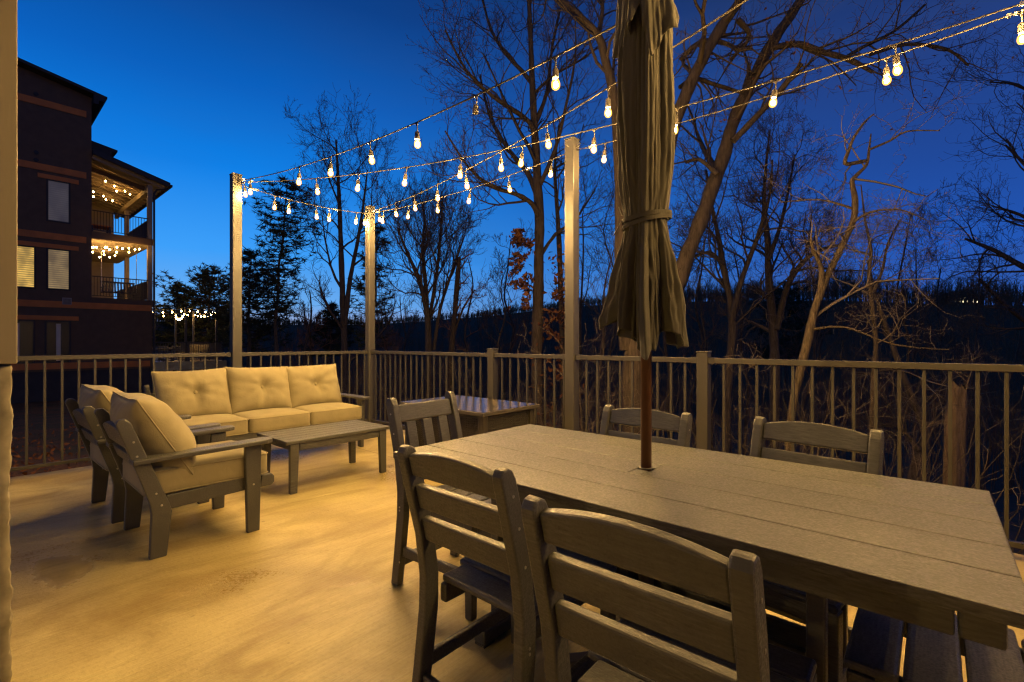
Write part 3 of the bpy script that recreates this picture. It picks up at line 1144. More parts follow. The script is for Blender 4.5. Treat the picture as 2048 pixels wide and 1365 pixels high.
def mat_blind(name, col, strength):
    """slatted blind that glows by itself"""
    t = NT(name)
    tc = t.node('ShaderNodeTexCoord')
    wv = t.node('ShaderNodeTexWave', wave_type='BANDS', bands_direction='Z')
    wv.inputs['Scale'].default_value = 3.2
    t.link(tc.outputs['Object'], wv.inputs['Vector'])
    n = t.noise(t.coord((1, 1.5, 1)), 1.6, 2)
    c = t.ramp(wv.outputs['Fac'], [(.25, sc(col, .35)), (.6, col)])
    c = t.mix(t.ramp(n, [(.35, (.75,) * 3), (.62, (0, 0, 0))]), c, sc(col, .22))
    t.base((.2, .18, .14))
    t.link(c, t.b.inputs['Emission Color'])
    t.b.inputs['Emission Strength'].default_value = strength
    t.rough(.3)
    return t.m


M['blind_lit'] = mat_blind('lit_blind', (1.0, .62, .12), .85)
M['blind_mid'] = mat_blind('half_lit_blind', (.70, .48, .20), .42)
M['blind_dim_glow'] = mat_blind('dim_glow_blind', (.20, .17, .16), .30)  # weak glow added to a blind with no lit room behind it
t = NT('dark_window_glass')
t.base((.015, .016, .018))
t.rough(.3)
t.b.inputs['Specular IOR Level'].default_value = .2
M['glass'] = t.m
M['curtain'] = mat_simple('pale_curtain', (.62, .55, .40), .9, .1, 3)

BX = -31.2
nb = thing('apartment_building', 'dark three-storey building with rust bands, corner balconies and lit windows', 'building', (BX, 4.1, -1.6))
NO = Vector(nb.location)


def nbuild(mb, name, m, parent=nb, **k):
    mb.v = [tuple(Vector(v) - NO) for v in mb.v]
    return mb.build(name, m, parent, **k)


nbuild(MB().prism([(-14, -.2), (4.1, -.2), (4.1, 13.22), (-14, 16.75)], 'x', -46, BX), 'wall', M['siding'])
nbuild(MB().span((-46, 4.1005, -.2), (BX + .002, 6.55, 3.02)), 'wall', M['siding'])
nbuild(MB().span((-46, -14, -2.6), (BX - .06, 6.49, -.2005)), 'foundation', M['footing'])
nbuild(MB().span((-46, 4.1005, 3.4), (-40, 6.35, 11.6)), 'porch_wall', M['porch_wall'])
bt = MB()
for k in range(9): bt.span((-39.998, 4.2 + k * .25, 3.45), (-39.98, 4.23 + k * .25, 11.4))
nbuild(bt, 'battens', M['porch_wall'])
# roof: falls towards the balconies, with a stepped soffit
nbuild(MB().prism([(-14.5, 17.0), (4.62, 13.28), (4.62, 13.18), (4.5, 13.12), (4.5, 13.0), (4.3, 12.98), (4.3, 12.8), (4.105, 12.8), (4.105, 13.25), (-14.5, 16.8)], 'x', -46, -30.65), 'roof', M['roofing'])
nbuild(MB().prism([(4.105, 11.74), (5.4, 11.5), (5.4, 11.4), (5.15, 11.33), (5.15, 11.15), (4.105, 11.0)], 'x', -39, -33), 'roof', M['roofing'])
pr = nbuild(MB().prism([(4.105, 10.62), (7.25, 9.72), (7.25, 9.56), (7.1, 9.5), (4.105, 10.36)], 'x', -41, -30.75), 'balcony_roof', M['roofing'])
rf = MB()
for k in range(13):
    x = -31.1 - k * .72
    rf.prism([(4.12, 10.35), (7.05, 9.51), (7.05, 9.38), (4.12, 10.2)], 'x', x - .045, x + .045)
nbuild(rf, 'rafters', M['soffit'], pr)
ce = MB().prism([(4.12, 10.359), (7.08, 9.509), (7.08, 9.49), (4.12, 10.34)], 'x', -40.0, -30.9)
nbuild(ce, 'roof_boards', M['soffit'], pr)
gt = MB().span((-30.80, 7.2505, 9.52), (-41, 7.36, 9.64))
gt.tube([(-30.95, 7.3, 9.53), (-31.0, 7.2, 9.40), (-31.15, 6.75, 9.32), (-31.17, 6.62, 9.1), (-31.17, 6.62, 3.1), (-31.17, 6.62, -.2)], .05, 8)
nbuild(gt, 'gutter', M['roofing'])
for z0, y1 in ((12.18, 3.9), (9.18, 3.9), (6.02, 3.9), (2.82, 6.5), (-.10, 6.45)):
    nbuild(MB().span((BX + .0025, -14, z0), (BX + .045, y1, z0 + .30)), 'trim_band', M['band'])
for z0 in (8.83, 5.60, 2.22):
    nbuild(MB().span((BX + .002, 2.2, z0), (BX + .06, 3.62, z0 + .2)), 'lintel', M['band']) if z0 > 8 else nbuild(MB().span((BX + .002, .4, z0), (BX + .06, 3.62, z0 + .2)), 'lintel', M['band'])


def window(y0, y1, z0, z1, m):
    f = MB()
    for a, b in (((y0 - .07, z0 - .07), (y1 + .07, z0)), ((y0 - .07, z1), (y1 + .07, z1 + .07)), ((y0 - .07, z0), (y0, z1)), ((y1, z0), (y1 + .07, z1))):
        f.span((BX + .001, a[0], a[1]), (BX + .04, b[0], b[1]))
    fr = nbuild(f, 'window', M['roofing'])
    nbuild(MB().span((BX + .001, y0, z0), (BX + .012, y1, z1)), 'pane', m, fr)


window(2.56, 3.26, 6.92, 8.76, M['blind_dim_glow'])
window(2.56, 3.26, 3.72, 5.53, M['blind_mid'])
window(1.1, 2.08, 3.72, 5.53, M['blind_lit'])
for (y0, y1) in ((.9, 2.05), (2.5, 3.28)):
    window(y0, y1, .22, 2.12, M['glass'])
    w = (y1 - y0)
    nbuild(MB().span((BX + .013, y0 + w * .42, .3), (BX + .02, y0 + w * .62, 2.05)), 'curtain', M['curtain'])
v = MB().span((BX + .046, 3.03, 2.98), (BX + .12, 3.36, 3.3))
nbuild(v, 'wall_vent', M['vent'])
lv = MB()
for k in range(5): lv.span((BX + .1205, 3.06, 3.02 + k * .05), (BX + .128, 3.19, 3.045 + k * .05)); lv.span((BX + .1205, 3.2, 3.02 + k * .05), (BX + .128, 3.33, 3.045 + k * .05))
nbuild(lv, 'vent_slats', M['footing'])
vl = MB()
for (y, z) in ((2.15, 12.65), (2.15, 9.95), (2.15, 9.6)):
    vl.lathe([(.09, 0), (.09, .05), (.05, .06)], 10)
    n = len(vl.v) - 30
    for i in range(n, len(vl.v)):
        q = vl.v[i]
        vl.v[i] = (BX + q[2], y + q[0], z + q[1])
nbuild(vl, 'round_vents', M['roofing'])
bd = MB().bar((-32.2, 4.12, 10.0), (-32.0, 6.37, 9.45), .14, .22)
nbuild(bd, 'dark_beam', M['siding'])
for z in (6.31, 3.05):
    nbuild(MB().span((-40, 4.1005, z), (BX + .02, 6.58, z + .34)), 'balcony_floor', M['siding'])
    if z > 4: nbuild(MB().span((-39.99, 4.12, z - .022), (BX - .1, 6.5, z - .002)), 'balcony_ceiling', M['soffit'])
    zb = z + .34
    rl = MB()
    rl.bar((BX - .03, 4.12, zb + 1.05), (BX - .03, 6.36, zb + 1.05), .05, .045)
    rl.bar((BX - .03, 4.12, zb + .1), (BX - .03, 6.36, zb + .1), .035, .03)
    rl.bar((BX - .2, 6.46, zb + 1.05), (-40, 6.46, zb + 1.05), .05, .045)
    rl.bar((BX - .2, 6.46, zb + .1), (-40, 6.46, zb + .1), .035, .03)
    for k in range(19): rl.box((BX - .03, 4.2 + .118 * k, zb + .57), (.02, .02, .92))
    for k in range(70): rl.box((BX - .3 - .118 * k, 6.46, zb + .57), (.02, .02, .92))
    for x in (-33.0, -35.0, -38.5): rl.box((x, 6.46, zb + .55), (.09, .09, 1.1))
    nbuild(rl, 'balcony_railing', M['blackrail'])
nbuild(MB().span((BX - .27, 6.36, 3.39), (BX - .005, 6.56, 6.309)), 'balcony_post', M['porch_wall'])
nbuild(MB().span((BX - .27, 6.36, 6.652), (BX - .005, 6.56, 9.52)), 'balcony_post', M['porch_wall'])
nbuild(MB().span((-36.95, 6.36, 3.39), (-36.68, 6.56, 6.309)), 'balcony_post', M['porch_wall'])
nbuild(MB().span((-36.95, 6.36, 6.652), (-36.68, 6.56, 9.2)), 'balcony_post', M['porch_wall'])
nbuild(MB().span((-40, 6.38, 9.2), (BX - .28, 6.54, 9.5)), 'porch_beam', M['porch_wall'])

# balcony furniture
bs = thing('porch_swing', 'dark slatted swing bench hanging on the middle balcony of the dark building', 'swing', (-33.0, 5.47, 3.39))
MB().span((-.25, -.72, .42), (.25, .72, .47)).build('seat', M['blackrail'], bs)
bk = MB()
for k in range(11): bk.bar((-.24, -.66 + k * .132, .47), (-.36, -.66 + k * .132, 1.0), .07, .025)
bk.bar((-.365, -.73, 1.02), (-.365, .73, 1.02), .05, .09)
bk.build('backrest', M['blackrail'], bs)
for s in (-1, 1):
    a = MB().bar((-.28, s * .72, .68), (.27, s * .72, .68), .06, .04)
    a.bar((.22, s * .72, .47), (.22, s * .72, .66), .04, .04)
    a.build('armrest', M['blackrail'], bs)
    MB().bar((0, s * .74, .45), (0, s * .74, 2.73), .022, .022).build('chain', M['steel'], bs)
tb = thing('balcony_table', 'small brown table standing on the top balcony of the dark building', 'table', (-33.6, 4.75, 6.65))
MB().span((-.45, -.45, .68), (.45, .45, .74)).build('tabletop', M['band'], tb)
for sx in (-1, 1):
    for sy in (-1, 1): MB().span((sx * .36 - .04, sy * .36 - .04, 0), (sx * .36 + .04, sy * .36 + .04, .679)).build('leg', M['blackrail'], tb)

FB = MB().lathe([(.006, -.04), (.024, -.028), (.031, 0), (.024, .03), (.010, .045)], 10)
_fb = FB.build('bulb', M['far_bulb'], None, smooth=True)
FB_ME = _fb.data
bpy.data.objects.remove(_fb)


def far_string(label, pts, wires, group='string lights on the dark building'):
    c = sum((Vector(p) for p in pts), Vector()) / len(pts)
    r = thing('string_lights', label, 'string lights', tuple(c), 0, group)
    mb = MB()
    for w in wires: mb.tube([Vector(q) - c for q in w], .008, 4)
    mb.build('cable', M['blackrail'], r)
    for p in pts:
        o = bpy.data.objects.new('bulb', FB_ME)
        COL.objects.link(o)
        o.parent = r
        o.location = Vector(p) - c
    return r


up = [at(*q) for q in ((187, 384, 25.6), (187, 394, 26.4), (211, 363, 25.2), (229, 373, 26.5), (233, 383, 27.0), (250, 383, 26.3), (260, 389, 26.4), (207, 393, 27.0), (212, 400, 28.2), (225, 402, 28.8))]
far_string('bulb string zigzagging under the sloping roof of the top balcony', up, [[up[0], up[2], up[3], up[5]], [up[1], up[7], up[4], up[6]], [up[1], up[8], up[9]]])
lo = [at(q[0], 684 - 4.78 * 960 / z_, z_) for q, z_ in ((q, max(24.3, 4.78 * 960 / (684 - q[1]))) for q in ((185, 481, 24.6), (187, 492, 25.4), (193, 495, 25.8), (210, 488, 25.0), (214, 491, 25.3), (185, 505, 27.6), (207, 503, 27.0), (208, 510, 28.3), (219, 500, 26.6), (199, 515, 29.3), (219, 515, 29.5), (234, 493, 25.6), (233, 505, 27.6), (230, 512, 28.8), (245, 498, 26.2), (258, 497, 26.0), (258, 505, 27.0), (270, 500, 26.0), (279, 499, 25.8)))]
far_string('bulb string strung thickly under the ceiling of the middle balcony', lo, [[lo[0], lo[3], lo[11], lo[15], lo[18]], [lo[1], lo[2], lo[8], lo[14], lo[17]], [lo[5], lo[6], lo[12], lo[16]], [lo[7], lo[9], lo[10], lo[13]]])

# patio of that building
np_ = MB().span((-41, 6.56, -.35), (-31.15, 10.1, .1))
tag(np_.build('patio', M['concrete']), kind='structure')
nr = thing('patio_railing', 'far metal railing around the lit patio beside the dark building', 'railing', (-31.3, 8.2, .1))
q = MB()
q.bar((0, -1.55, 1.06), (0, 1.75, 1.06), .05, .045)
q.bar((0, -1.55, .1), (0, 1.75, .1), .04, .03)
q.bar((0, 1.75, 1.06), (-9, 1.75, 1.06), .05, .045)
q.bar((0, 1.75, .1), (-9, 1.75, .1), .04, .03)
for k in range(28): q.box((0, -1.5 + k * .118, .57), (.02, .02, .92))
for k in range(75): q.box((-.1 - k * .118, 1.75, .57), (.02, .02, .92))
q.build('rails', M['rail'], nr)
for (x, y) in ((0, 1.75), (0, .02), (-3, 1.75), (-6, 1.75)): MB().box((x, y, .555), (.1, .1, 1.11)).build('railing_post', M['rail'], nr)
fp = [(-31.5, 9.68), (-31.5, 8.15), (-35.8, 9.68), (-39.8, 9.68)]
for i, (x, y) in enumerate(fp):
    p = thing('string_light_pole', ('far steel pole at the right corner of the neighbouring patio', 'far steel pole in the middle of the neighbouring patio edge',
                                    'far steel pole at the back edge of the neighbouring patio', 'far steel pole at the back corner of the neighbouring patio')[i], 'pole', (x, y, .1), 0, 'steel poles on the far patio')
    MB().span((-.05, -.05, .006), (.05, .05, 3.05)).build('shaft', M['pole'], p)
    MB().span((-.09, -.09, 0), (.09, .09, .0055)).build('base_plate', M['pole'], p)


def far_line(a, b, n, label, sag=.2):
    a, b = Vector(a), Vector(b)
    f = lambda t: a.lerp(b, t) - Vector((0, 0, 4 * sag * t * (1 - t)))
    far_string(label, [f((k + .5) / n) - Vector((0, 0, .15)) for k in range(n)], [[f(i / 10) for i in range(11)]], 'string lights on the far patio')


far_line((-31.5, 9.68, 3.1), (-31.5, 8.15, 3.1), 4, 'far bulb string between the two front poles of the neighbouring patio', .05)
far_line((-31.5, 8.15, 3.1), (-32.2, 6.6, 3.0), 4, 'far bulb string from the middle patio pole to the dark building', .08)
far_line((-31.5, 9.68, 3.1), (-35.8, 9.68, 3.1), 7, 'far bulb string along the back edge of the neighbouring patio')
far_line((-31.5, 8.15, 3.1), (-39.8, 9.68, 3.1), 11, 'far bulb string crossing the neighbouring patio diagonally', .35)
far_line((-35.8, 9.68, 3.1), (-36.2, 6.6, 3.0), 5, 'far bulb string over the left half of the neighbouring patio', .1)
k = copy_tree(ch)
k.location = (-32.1, 7.35, .1); k.rotation_euler.z = R(-80)
tag(k, 'far dining chair on the neighbouring patio, left one behind its railing', 'dining chair', 'chairs on the far patio')
k = copy_tree(ch)
k.location = (-32.3, 7.95, .1); k.rotation_euler.z = R(-95)
tag(k, 'far dining chair on the neighbouring patio, right one behind its railing', 'dining chair', 'chairs on the far patio')
k = copy_tree(bpy.data.objects['dining_table'])
k.location = (-33.4, 7.6, .1)
tag(k, 'far dining table on the neighbouring patio under the bulb strings', 'dining table')
k = copy_tree(bpy.data.objects['outdoor_sofa'])
k.location = (-33.0, 9.0, .1)
k.rotation_euler.z = R(200)
tag(k, 'far cushioned sofa on the neighbouring patio, beside the right corner pole', 'sofa')

# ------------------------------------------------------------------ land
CREST = [(-4000, 640), (-400, 640), (300, 648), (560, 650), (700, 652), (860, 646), (960, 636), (1040, 626), (1150, 616), (1300, 606), (1500, 600), (1700, 606), (1850, 612), (2050, 618), (2600, 622), (6000, 620)]


def crest_h(az_cam, r):
    if abs(az_cam) > 1.2: az_cam = math.copysign(1.2, az_cam)
    px = 1024 + 960 * math.tan(az_cam)
    y = np.interp(px, [c[0] for c in CREST], [c[1] for c in CREST])
    return CAM_H + (684 - y) / 960 * r * math.cos(az_cam)


RC = 235.0


def gz(x, y):
    r = math.hypot(x, y)
    d = max(0, y - 3.4)
    z = -.42 - .046 * min(26, max(0, -6 - x)) - 10.5 * (1 - math.exp(-d * .026)) - .09 * max(0, min(60, -x - 36))
    n = .10 * noise.noise((x * .35, y * .35, 0)) + .35 * noise.noise((x * .06, y * .06, 4)) * smooth01(6, 40, r)
    z += n if r > 7 else n * .3
    if r > 60:
        X = CT * x + ST * y
        Z = -ST * x + CT * y
        az = math.atan2(X, Z)
        f = smooth01(70, RC, r)
        z = z * (1 - f) + crest_h(az, RC) * f + 1.5 * noise.noise((x * .02, y * .02, 9)) * f
        if r > RC: z -= .02 * (r - RC)
    return z


t = NT('leaf_littered_ground')
v = t.coord((1, 1, 1))
f1, f2, f3 = t.noise(v, 1.1, 5, .65), t.noise(v, 18, 4, .7), t.noise(v, 60, 3, .7)
c = t.ramp(f2, [(.35, (.06, .027, .009)), (.55, (.12, .054, .017)), (.75, (.22, .10, .034))])
c = t.mix(t.ramp(f1, [(.45, (0, 0, 0)), (.6, (.85,) * 3)]), c, t.ramp(f3, [(.35, (.02, .026, .008)), (.7, (.055, .06, .02))]))
t.base(c)
t.rough(.95)
t.bump(f2, .8, .05)
M['ground'] = t.m
na, rs = 220, np.concatenate([np.linspace(0.5, 40, 60), np.geomspace(41.5, 700, 60)])
V = []
for r in rs:
    for j in range(na):
        a = 2 * PI * j / na
        x, y = r * math.cos(a), r * math.sin(a)
        V.append((x, y, gz(x, y)))
F = [(i * na + j, i * na + (j + 1) % na, (i + 1) * na + (j + 1) % na, (i + 1) * na + j) for i in range(len(rs) - 1) for j in range(na)]
g_ = from_np('ground', np.array(V), np.array(F)[:, ::-1], M['ground'], smooth=True)
tag(g_, kind='structure')
g_.data.flip_normals()
# ------------------------------------------------------------------ trees
def tubes_np(tubes, n):
    groups = {}
    for p, r in tubes: groups.setdefault(len(p), []).append((p, r))
    Vs, Fs, off = [], [], 0
    ang = np.arange(n) * 2 * PI / n
    ca, sa = np.cos(ang), np.sin(ang)
    for k, lst in groups.items():
        P = np.array([q[0] for q in lst], float)
        Rr = np.array([q[1] for q in lst], float)
        T = np.gradient(P, axis=1)
        T /= np.linalg.norm(T, axis=2, keepdims=True) + 1e-9
        ref = np.where(np.abs(T[:, :1, 2:3]) < .8, np.array([0, 0, 1.]), np.array([1., 0, 0]))
        ref = np.broadcast_to(ref, T.shape)
        U = np.cross(T, ref)
        U /= np.linalg.norm(U, axis=2, keepdims=True) + 1e-9
        W = np.cross(T, U)
        ring = P[:, :, None, :] + Rr[:, :, None, None] * (U[:, :, None, :] * ca[None, None, :, None] + W[:, :, None, :] * sa[None, None, :, None])
        m = len(lst)
        Vs.append(ring.reshape(-1, 3))
        idx = np.arange(m * k * n).reshape(m, k, n) + off
        a = idx[:, :-1, :]
        b = idx[:, 1:, :]
        f = np.stack([a, np.roll(a, -1, 2), np.roll(b, -1, 2), b], -1).reshape(-1, 4)
        Fs.append(f)
        off += m * k * n
    return np.concatenate(Vs), np.concatenate(Fs)


def nrm(v):
    l = math.sqrt(v[0] * v[0] + v[1] * v[1] + v[2] * v[2]) + 1e-9
    return (v[0] / l, v[1] / l, v[2] / l)


class Wood:
    def __init__(s, seed, rmin=.004, levels=4, crook=.25, up=.10, density=1.0, spread=(35, 65), fine=1.0):
        s.rng = random.Random(seed)
        s.trunk, s.twigs, s.tips = [], [], []
        s.rmin, s.levels, s.crook, s.up, s.density, s.spread, s.fine = rmin, levels, crook, up, density, spread, fine

    def side(s, d, lo, hi):
        rg = s.rng
        a = R(rg.uniform(lo, hi))
        q = nrm((rg.gauss(0, 1), rg.gauss(0, 1), rg.gauss(0, 1)))
        dot = q[0] * d[0] + q[1] * d[1] + q[2] * d[2]
        p = nrm((q[0] - d[0] * dot, q[1] - d[1] * dot, q[2] - d[2] * dot))
        c, si = math.cos(a), math.sin(a)
        return (d[0] * c + p[0] * si, d[1] * c + p[1] * si, d[2] * c + p[2] * si)

    def grow(s, p, d, L, r, lev):
        rg = s.rng
        nseg = (7, 6, 5, 4, 3)[min(lev, 4)]
        st = L / nseg
        pts, rad = [p], [max(r, s.rmin)]
        ds = [d]
        ck = s.crook * (1.0 + .25 * lev)
        bx, by, bz = rg.gauss(0, ck * .8), rg.gauss(0, ck * .8), rg.gauss(0, ck * .8)
        jk = ck * .45
        for i in range(nseg):
            if i == nseg // 2: bx, by, bz = -bx * .7, -by * .7, -bz * .7
            d = nrm((d[0] + bx + rg.gauss(0, jk), d[1] + by + rg.gauss(0, jk), d[2] + bz + rg.gauss(0, jk) + s.up))
            p = (p[0] + d[0] * st, p[1] + d[1] * st, p[2] + d[2] * st)
            pts.append(p)
            ds.append(d)
            rad.append(max(s.rmin * .8, r * (1 - .72 * (i + 1) / nseg)))
        (s.trunk if lev == 0 else s.twigs).append((pts, rad))
        s.sprout(pts, rad, ds, L, lev)

    def sprout(s, pts, rad, ds, L, lev, lo=.2):
        rg = s.rng
        if lev >= s.levels:
            s.tips.append((pts[-1], ds[-1]))
            return
        n = {0: 9, 1: 6, 2: 4.4, 3: 2.6}.get(lev, 3) * s.density * (s.fine if lev >= 2 else 1)
        n = int(n) + (rg.random() < n % 1)
        nseg = len(pts) - 1
        for k in range(n):
            t = lo + (1 - lo) * (k + rg.random()) / n
            i = min(nseg - 1, int(t * nseg))
            f = t * nseg - i
            a, b = pts[i], pts[i + 1]
            q = (a[0] + (b[0] - a[0]) * f, a[1] + (b[1] - a[1]) * f, a[2] + (b[2] - a[2]) * f)
            cd = s.side(ds[i], *s.spread)
            cl = L * rg.uniform(.40, .78) * (1.1 - .5 * t)
            s.grow(q, nrm((cd[0], cd[1], cd[2] + .12)), max(cl, .12), rad[i] * rg.uniform(.42, .62), lev + 1)

    def stem(s, pts, rad, L=None, lev=0, lo=.2, sprout=True, keep=True):
        """hand-laid limb: smooth it, keep it as wood, and let it sprout"""
        P = [Vector(p) for p in pts]
        out, ro = [], []
        for i in range(len(P) - 1):
            p0, p1, p2, p3 = P[max(0, i - 1)], P[i], P[i + 1], P[min(len(P) - 1, i + 2)]
            for k in range(3):
                t = k / 3
                q = .5 * ((2 * p1) + (p2 - p0) * t + (2 * p0 - 5 * p1 + 4 * p2 - p3) * t * t + (3 * p1 - p0 - 3 * p2 + p3) * t ** 3)
                out.append(tuple(q))
                ro.append(rad[i] + (rad[i + 1] - rad[i]) * t)
        out.append(tuple(P[-1]))
        ro.append(rad[-1])
        if keep: s.trunk.append((out, ro))
        if sprout:
            ds = [nrm(tuple(b - a for a, b in zip(out[i], out[i + 1]))) for i in range(len(out) - 1)]
            ds.append(ds[-1])
            LL = sum((P[i + 1] - P[i]).length for i in range(len(P) - 1))
            s.sprout(out, ro, ds, L or LL, lev, lo)

    def finish(s, name, label, cat='tree', bark=None, twig=None, group=None, base=None, leaves=None, twig_sides=3):
        p0 = Vector(base) if base is not None else Vector(s.trunk[0][0][0])
        r = thing(name, label, cat, tuple(p0), 0, group)
        fine = []
        for p, q in s.trunk:
            pa, qa = np.array(p), np.array(q)
            n_ = len(pa)
            tt_ = np.linspace(0, n_ - 1, (n_ - 1) * 3 + 1)
            pa = np.stack([np.interp(tt_, np.arange(n_), pa[:, c]) for c in range(3)], 1)
            qa = np.interp(tt_, np.arange(n_), qa)
            qa = qa * np.array([1 + .13 * noise.noise((x[0] * 3, x[1] * 3, x[2] * 2.2)) + .07 * noise.noise((x[0] * 9, x[1] * 9, x[2] * 7)) for x in pa])
            fine.append((pa, qa))
        V, F = tubes_np(fine, 10)
        Vn = np.array([noise.noise((x[0] * 6, x[1] * 6, x[2] * 1.6)) for x in V])
        ctr = np.concatenate([np.repeat(np.array([f_[0] for f_ in fine if len(f_[0]) == k_]).reshape(-1, 3), 10, 0) for k_ in dict.fromkeys(len(f_[0]) for f_ in fine)])
        V = ctr + (V - ctr) * (1 + .16 * Vn[:, None])
        from_np('trunk', V - np.array(p0), F, bark or M['bark_grey'], r, smooth=True)
        if s.twigs:
            V, F = tubes_np(s.twigs, twig_sides)
            from_np('crown', V - np.array(p0), F, twig or M['twig'], r)
        if leaves:
            V, F = leaves
            from_np('dry_leaves', V - np.array(p0), F, M['leaf_brown'], r)
        return r


def leaf_quads(centres, size, seed):
    rg = np.random.default_rng(seed)
    c = np.array(centres)
    n = len(c)
    u = rg.normal(size=(n, 3)); u /= np.linalg.norm(u, axis=1, keepdims=True)
    w = rg.normal(size=(n, 3)); w -= u * (u * w).sum(1, keepdims=True); w /= np.linalg.norm(w, axis=1, keepdims=True)
    sz = size * rg.uniform(.6, 1.3, (n, 1))
    k = np.cross(u, w) * sz * .25
    V = np.stack([c - u * sz, c + w * sz * .45 + k, c + u * sz, c - w * sz * .45 + k], 1).reshape(-1, 3)
    return V, np.arange(4 * n).reshape(n, 4)


def px_stem(Z, pts, zrate=0.0):
    """[(px, py, half-width px)] at depth Z; depth drifts by zrate metres over the limb"""
    P, rr = [], []
    for i, (x, y, w) in enumerate(pts):
        z = Z + zrate * i / max(1, len(pts) - 1)
        P.append(at(x, y, z))
        rr.append(w * z / 960)
    return P, rr


def rooted(P, rr):
    """carry a stem down to the ground below its first point"""
    b = P[0]
    d = (P[1] - P[0]).normalized()
    x, y = b.x - d.x * 1.0, b.y - d.y * 1.0
    g = Vector((x, y, gz(x, y) - .15))
    if g.z < b.z - .1: return [g] + P, [rr[0] * 1.35] + rr
    return P, rr


# --- the tall oak left of the umbrella, with clinging brown leaves
w = Wood(1, .0048, 4, .17, .05, .95, (25, 55))
P, rr = rooted(*px_stem(13, [(1076, 850, 13), (1074, 700, 11.5), (1077, 560, 10.5), (1079, 450, 10), (1074, 340, 9), (1067, 220, 7), (1062, 100, 5.5), (1058, 0, 4.5), (1052, -130, 3), (1040, -300, 1.5)]))
w.stem(P, rr, 5.0, 0, .42)
for pts, zr in (([(1078, 440, 6), (1065, 409, 5), (1032, 389, 4.2), (979, 372, 3.4), (933, 330, 2.6), (890, 262, 1.6)], -1.5),
                ([(1076, 400, 6), (1055, 346, 5), (1015, 297, 4), (979, 231, 3), (960, 150, 1.6)], 1.5),
                ([(1072, 290, 5.5), (1058, 244, 5), (992, 198, 4), (933, 142, 3), (890, 60, 1.5)], -1.0),
                ([(1068, 215, 5), (1062, 165, 4.4), (1009, 105, 3.6), (976, 43, 2.6), (955, -60, 1.4)], 1.0),
                ([(1076, 380, 5), (1110, 300, 4), (1130, 220, 3), (1150, 120, 2), (1150, 20, 1.2)], -1.5),
                ([(1070, 250, 5), (1095, 180, 3.6), (1105, 90, 2.8), (1130, -20, 1.6)], 1.0),
                ([(1077, 520, 4), (1110, 470, 3.2), (1150, 440, 2.4), (1190, 380, 1.4)], 1.0)):
    P, rr = px_stem(13, pts, zr)
    w.stem(P, rr, 3.6, 0, .25)
rg = random.Random(8)
lc = []
for _ in range(1700):
    k = rg.random()
    if k < .55: x, y = rg.gauss(1042, 13), rg.uniform(460, 620)
    elif k < .8: x, y = rg.gauss(1112, 15), rg.gauss(610, 55)
    else: x, y = rg.gauss(1095, 22), rg.gauss(770, 60)
    if noise.noise((x * .045, y * .045, 3)) < -.02: continue
    lc.append(at(x, y, 13 + rg.gauss(0, .5)))
w.finish('oak_tree', 'tall bare oak with rusty leaves clinging to its trunk, left of the right-hand pole', bark=M['bark_oak'], group='bare trees beyond the railing', leaves=leaf_quads(lc, .085, 2))

# --- slim tree between oak and pole
w = Wood(2, .005, 4, .16, .08, .8)
P, rr = rooted(*px_stem(14, [(1127, 850, 6), (1124, 690, 5.5), (1119, 500, 5), (1113, 400, 4.2), (1110, 330, 3), (1118, 250, 1.6)]))
w.stem(P, rr, 3.4, 0, .55)
w.finish('slim_tree', 'slim bare tree rising close to the left of the right-hand pole', bark=M['bark_grey'], group='bare trees beyond the railing')

# --- big multi-stemmed tree behind the umbrella
w = Wood(3, .003, 4, .2, .03, .7, (30, 65))
P, rr = rooted(*px_stem(9, [(1268, 850, 23), (1268, 740, 22), (1276, 660, 20), (1296, 600, 17)]))
w.stem(P, rr, 3, 0, .6, sprout=False)
sB = [(1252, 700, 13), (1243, 560, 12), (1240, 400, 11), (1236, 280, 10), (1226, 185, 9), (1210, 120, 8), (1196, 72, 7.5), (1150, 25, 6.5), (1104, -10, 5.5), (1020, -90, 3)]
sA = [(1290, 640, 16), (1345, 590, 16), (1375, 510, 15.5), (1402, 440, 15), (1424, 380, 14.5), (1448, 310, 13.5), (1470, 235, 12), (1510, 150, 11), (1548, 80, 10), (1605, -5, 8.5), (1660, -110, 6)]
sC = [(1282, 650, 12), (1305, 520, 12.5), (1325, 390, 12.5), (1343, 270, 12.5), (1372, 190, 12), (1405, 120, 11), (1440, 58, 9.5), (1490, -15, 8), (1540, -120, 5)]
for pts, zr, lo in ((sB, -.4, .45), (sA, .6, .45), (sC, -.5, .5)):
    P, rr = px_stem(9, pts, zr)
    w.stem(P, rr, 3.6, 0, lo)
for pts, zr in (([(1196, 72, 5), (1205, 20, 4), (1200, -40, 3)], .3),
                ([(1226, 185, 3), (1228, 120, 2.6), (1240, 60, 2)], .3),
                ([(1545, 96, 6), (1598, 89, 6), (1647, 105, 5.5), (1697, 119, 5), (1746, 145, 3.5)], -.4),
                ([(1690, 117, 4), (1725, 95, 3.4), (1790, 62, 2.8), (1850, 10, 2)], .2),
                ([(1740, 110, 4), (1812, 89, 3.4), (1894, 99, 2.8), (1937, 132, 1.8)], .2),
                ([(1466, 283, 7), (1522, 224, 6.2), (1558, 185, 5.6), (1585, 150, 5), (1604, 128, 4)], -.6),
                ([(1362, 120, 5), (1395, 88, 5), (1440, 84, 4.6), (1480, 100, 4), (1505, 95, 3)], -.3),
                ([(1360, 175, 4.6), (1390, 158, 4.4), (1430, 170, 4), (1490, 188, 3)], .4),
                ([(1475, 40, 6), (1500, 75, 4), (1460, 120, 2.5)], .2),
                ([(1435, 350, 5), (1400, 320, 4), (1372, 325, 3)], .5)):
    P, rr = px_stem(9, pts, zr)
    w.stem(P, rr, 2.4, 0, .2)
rg = random.Random(5)
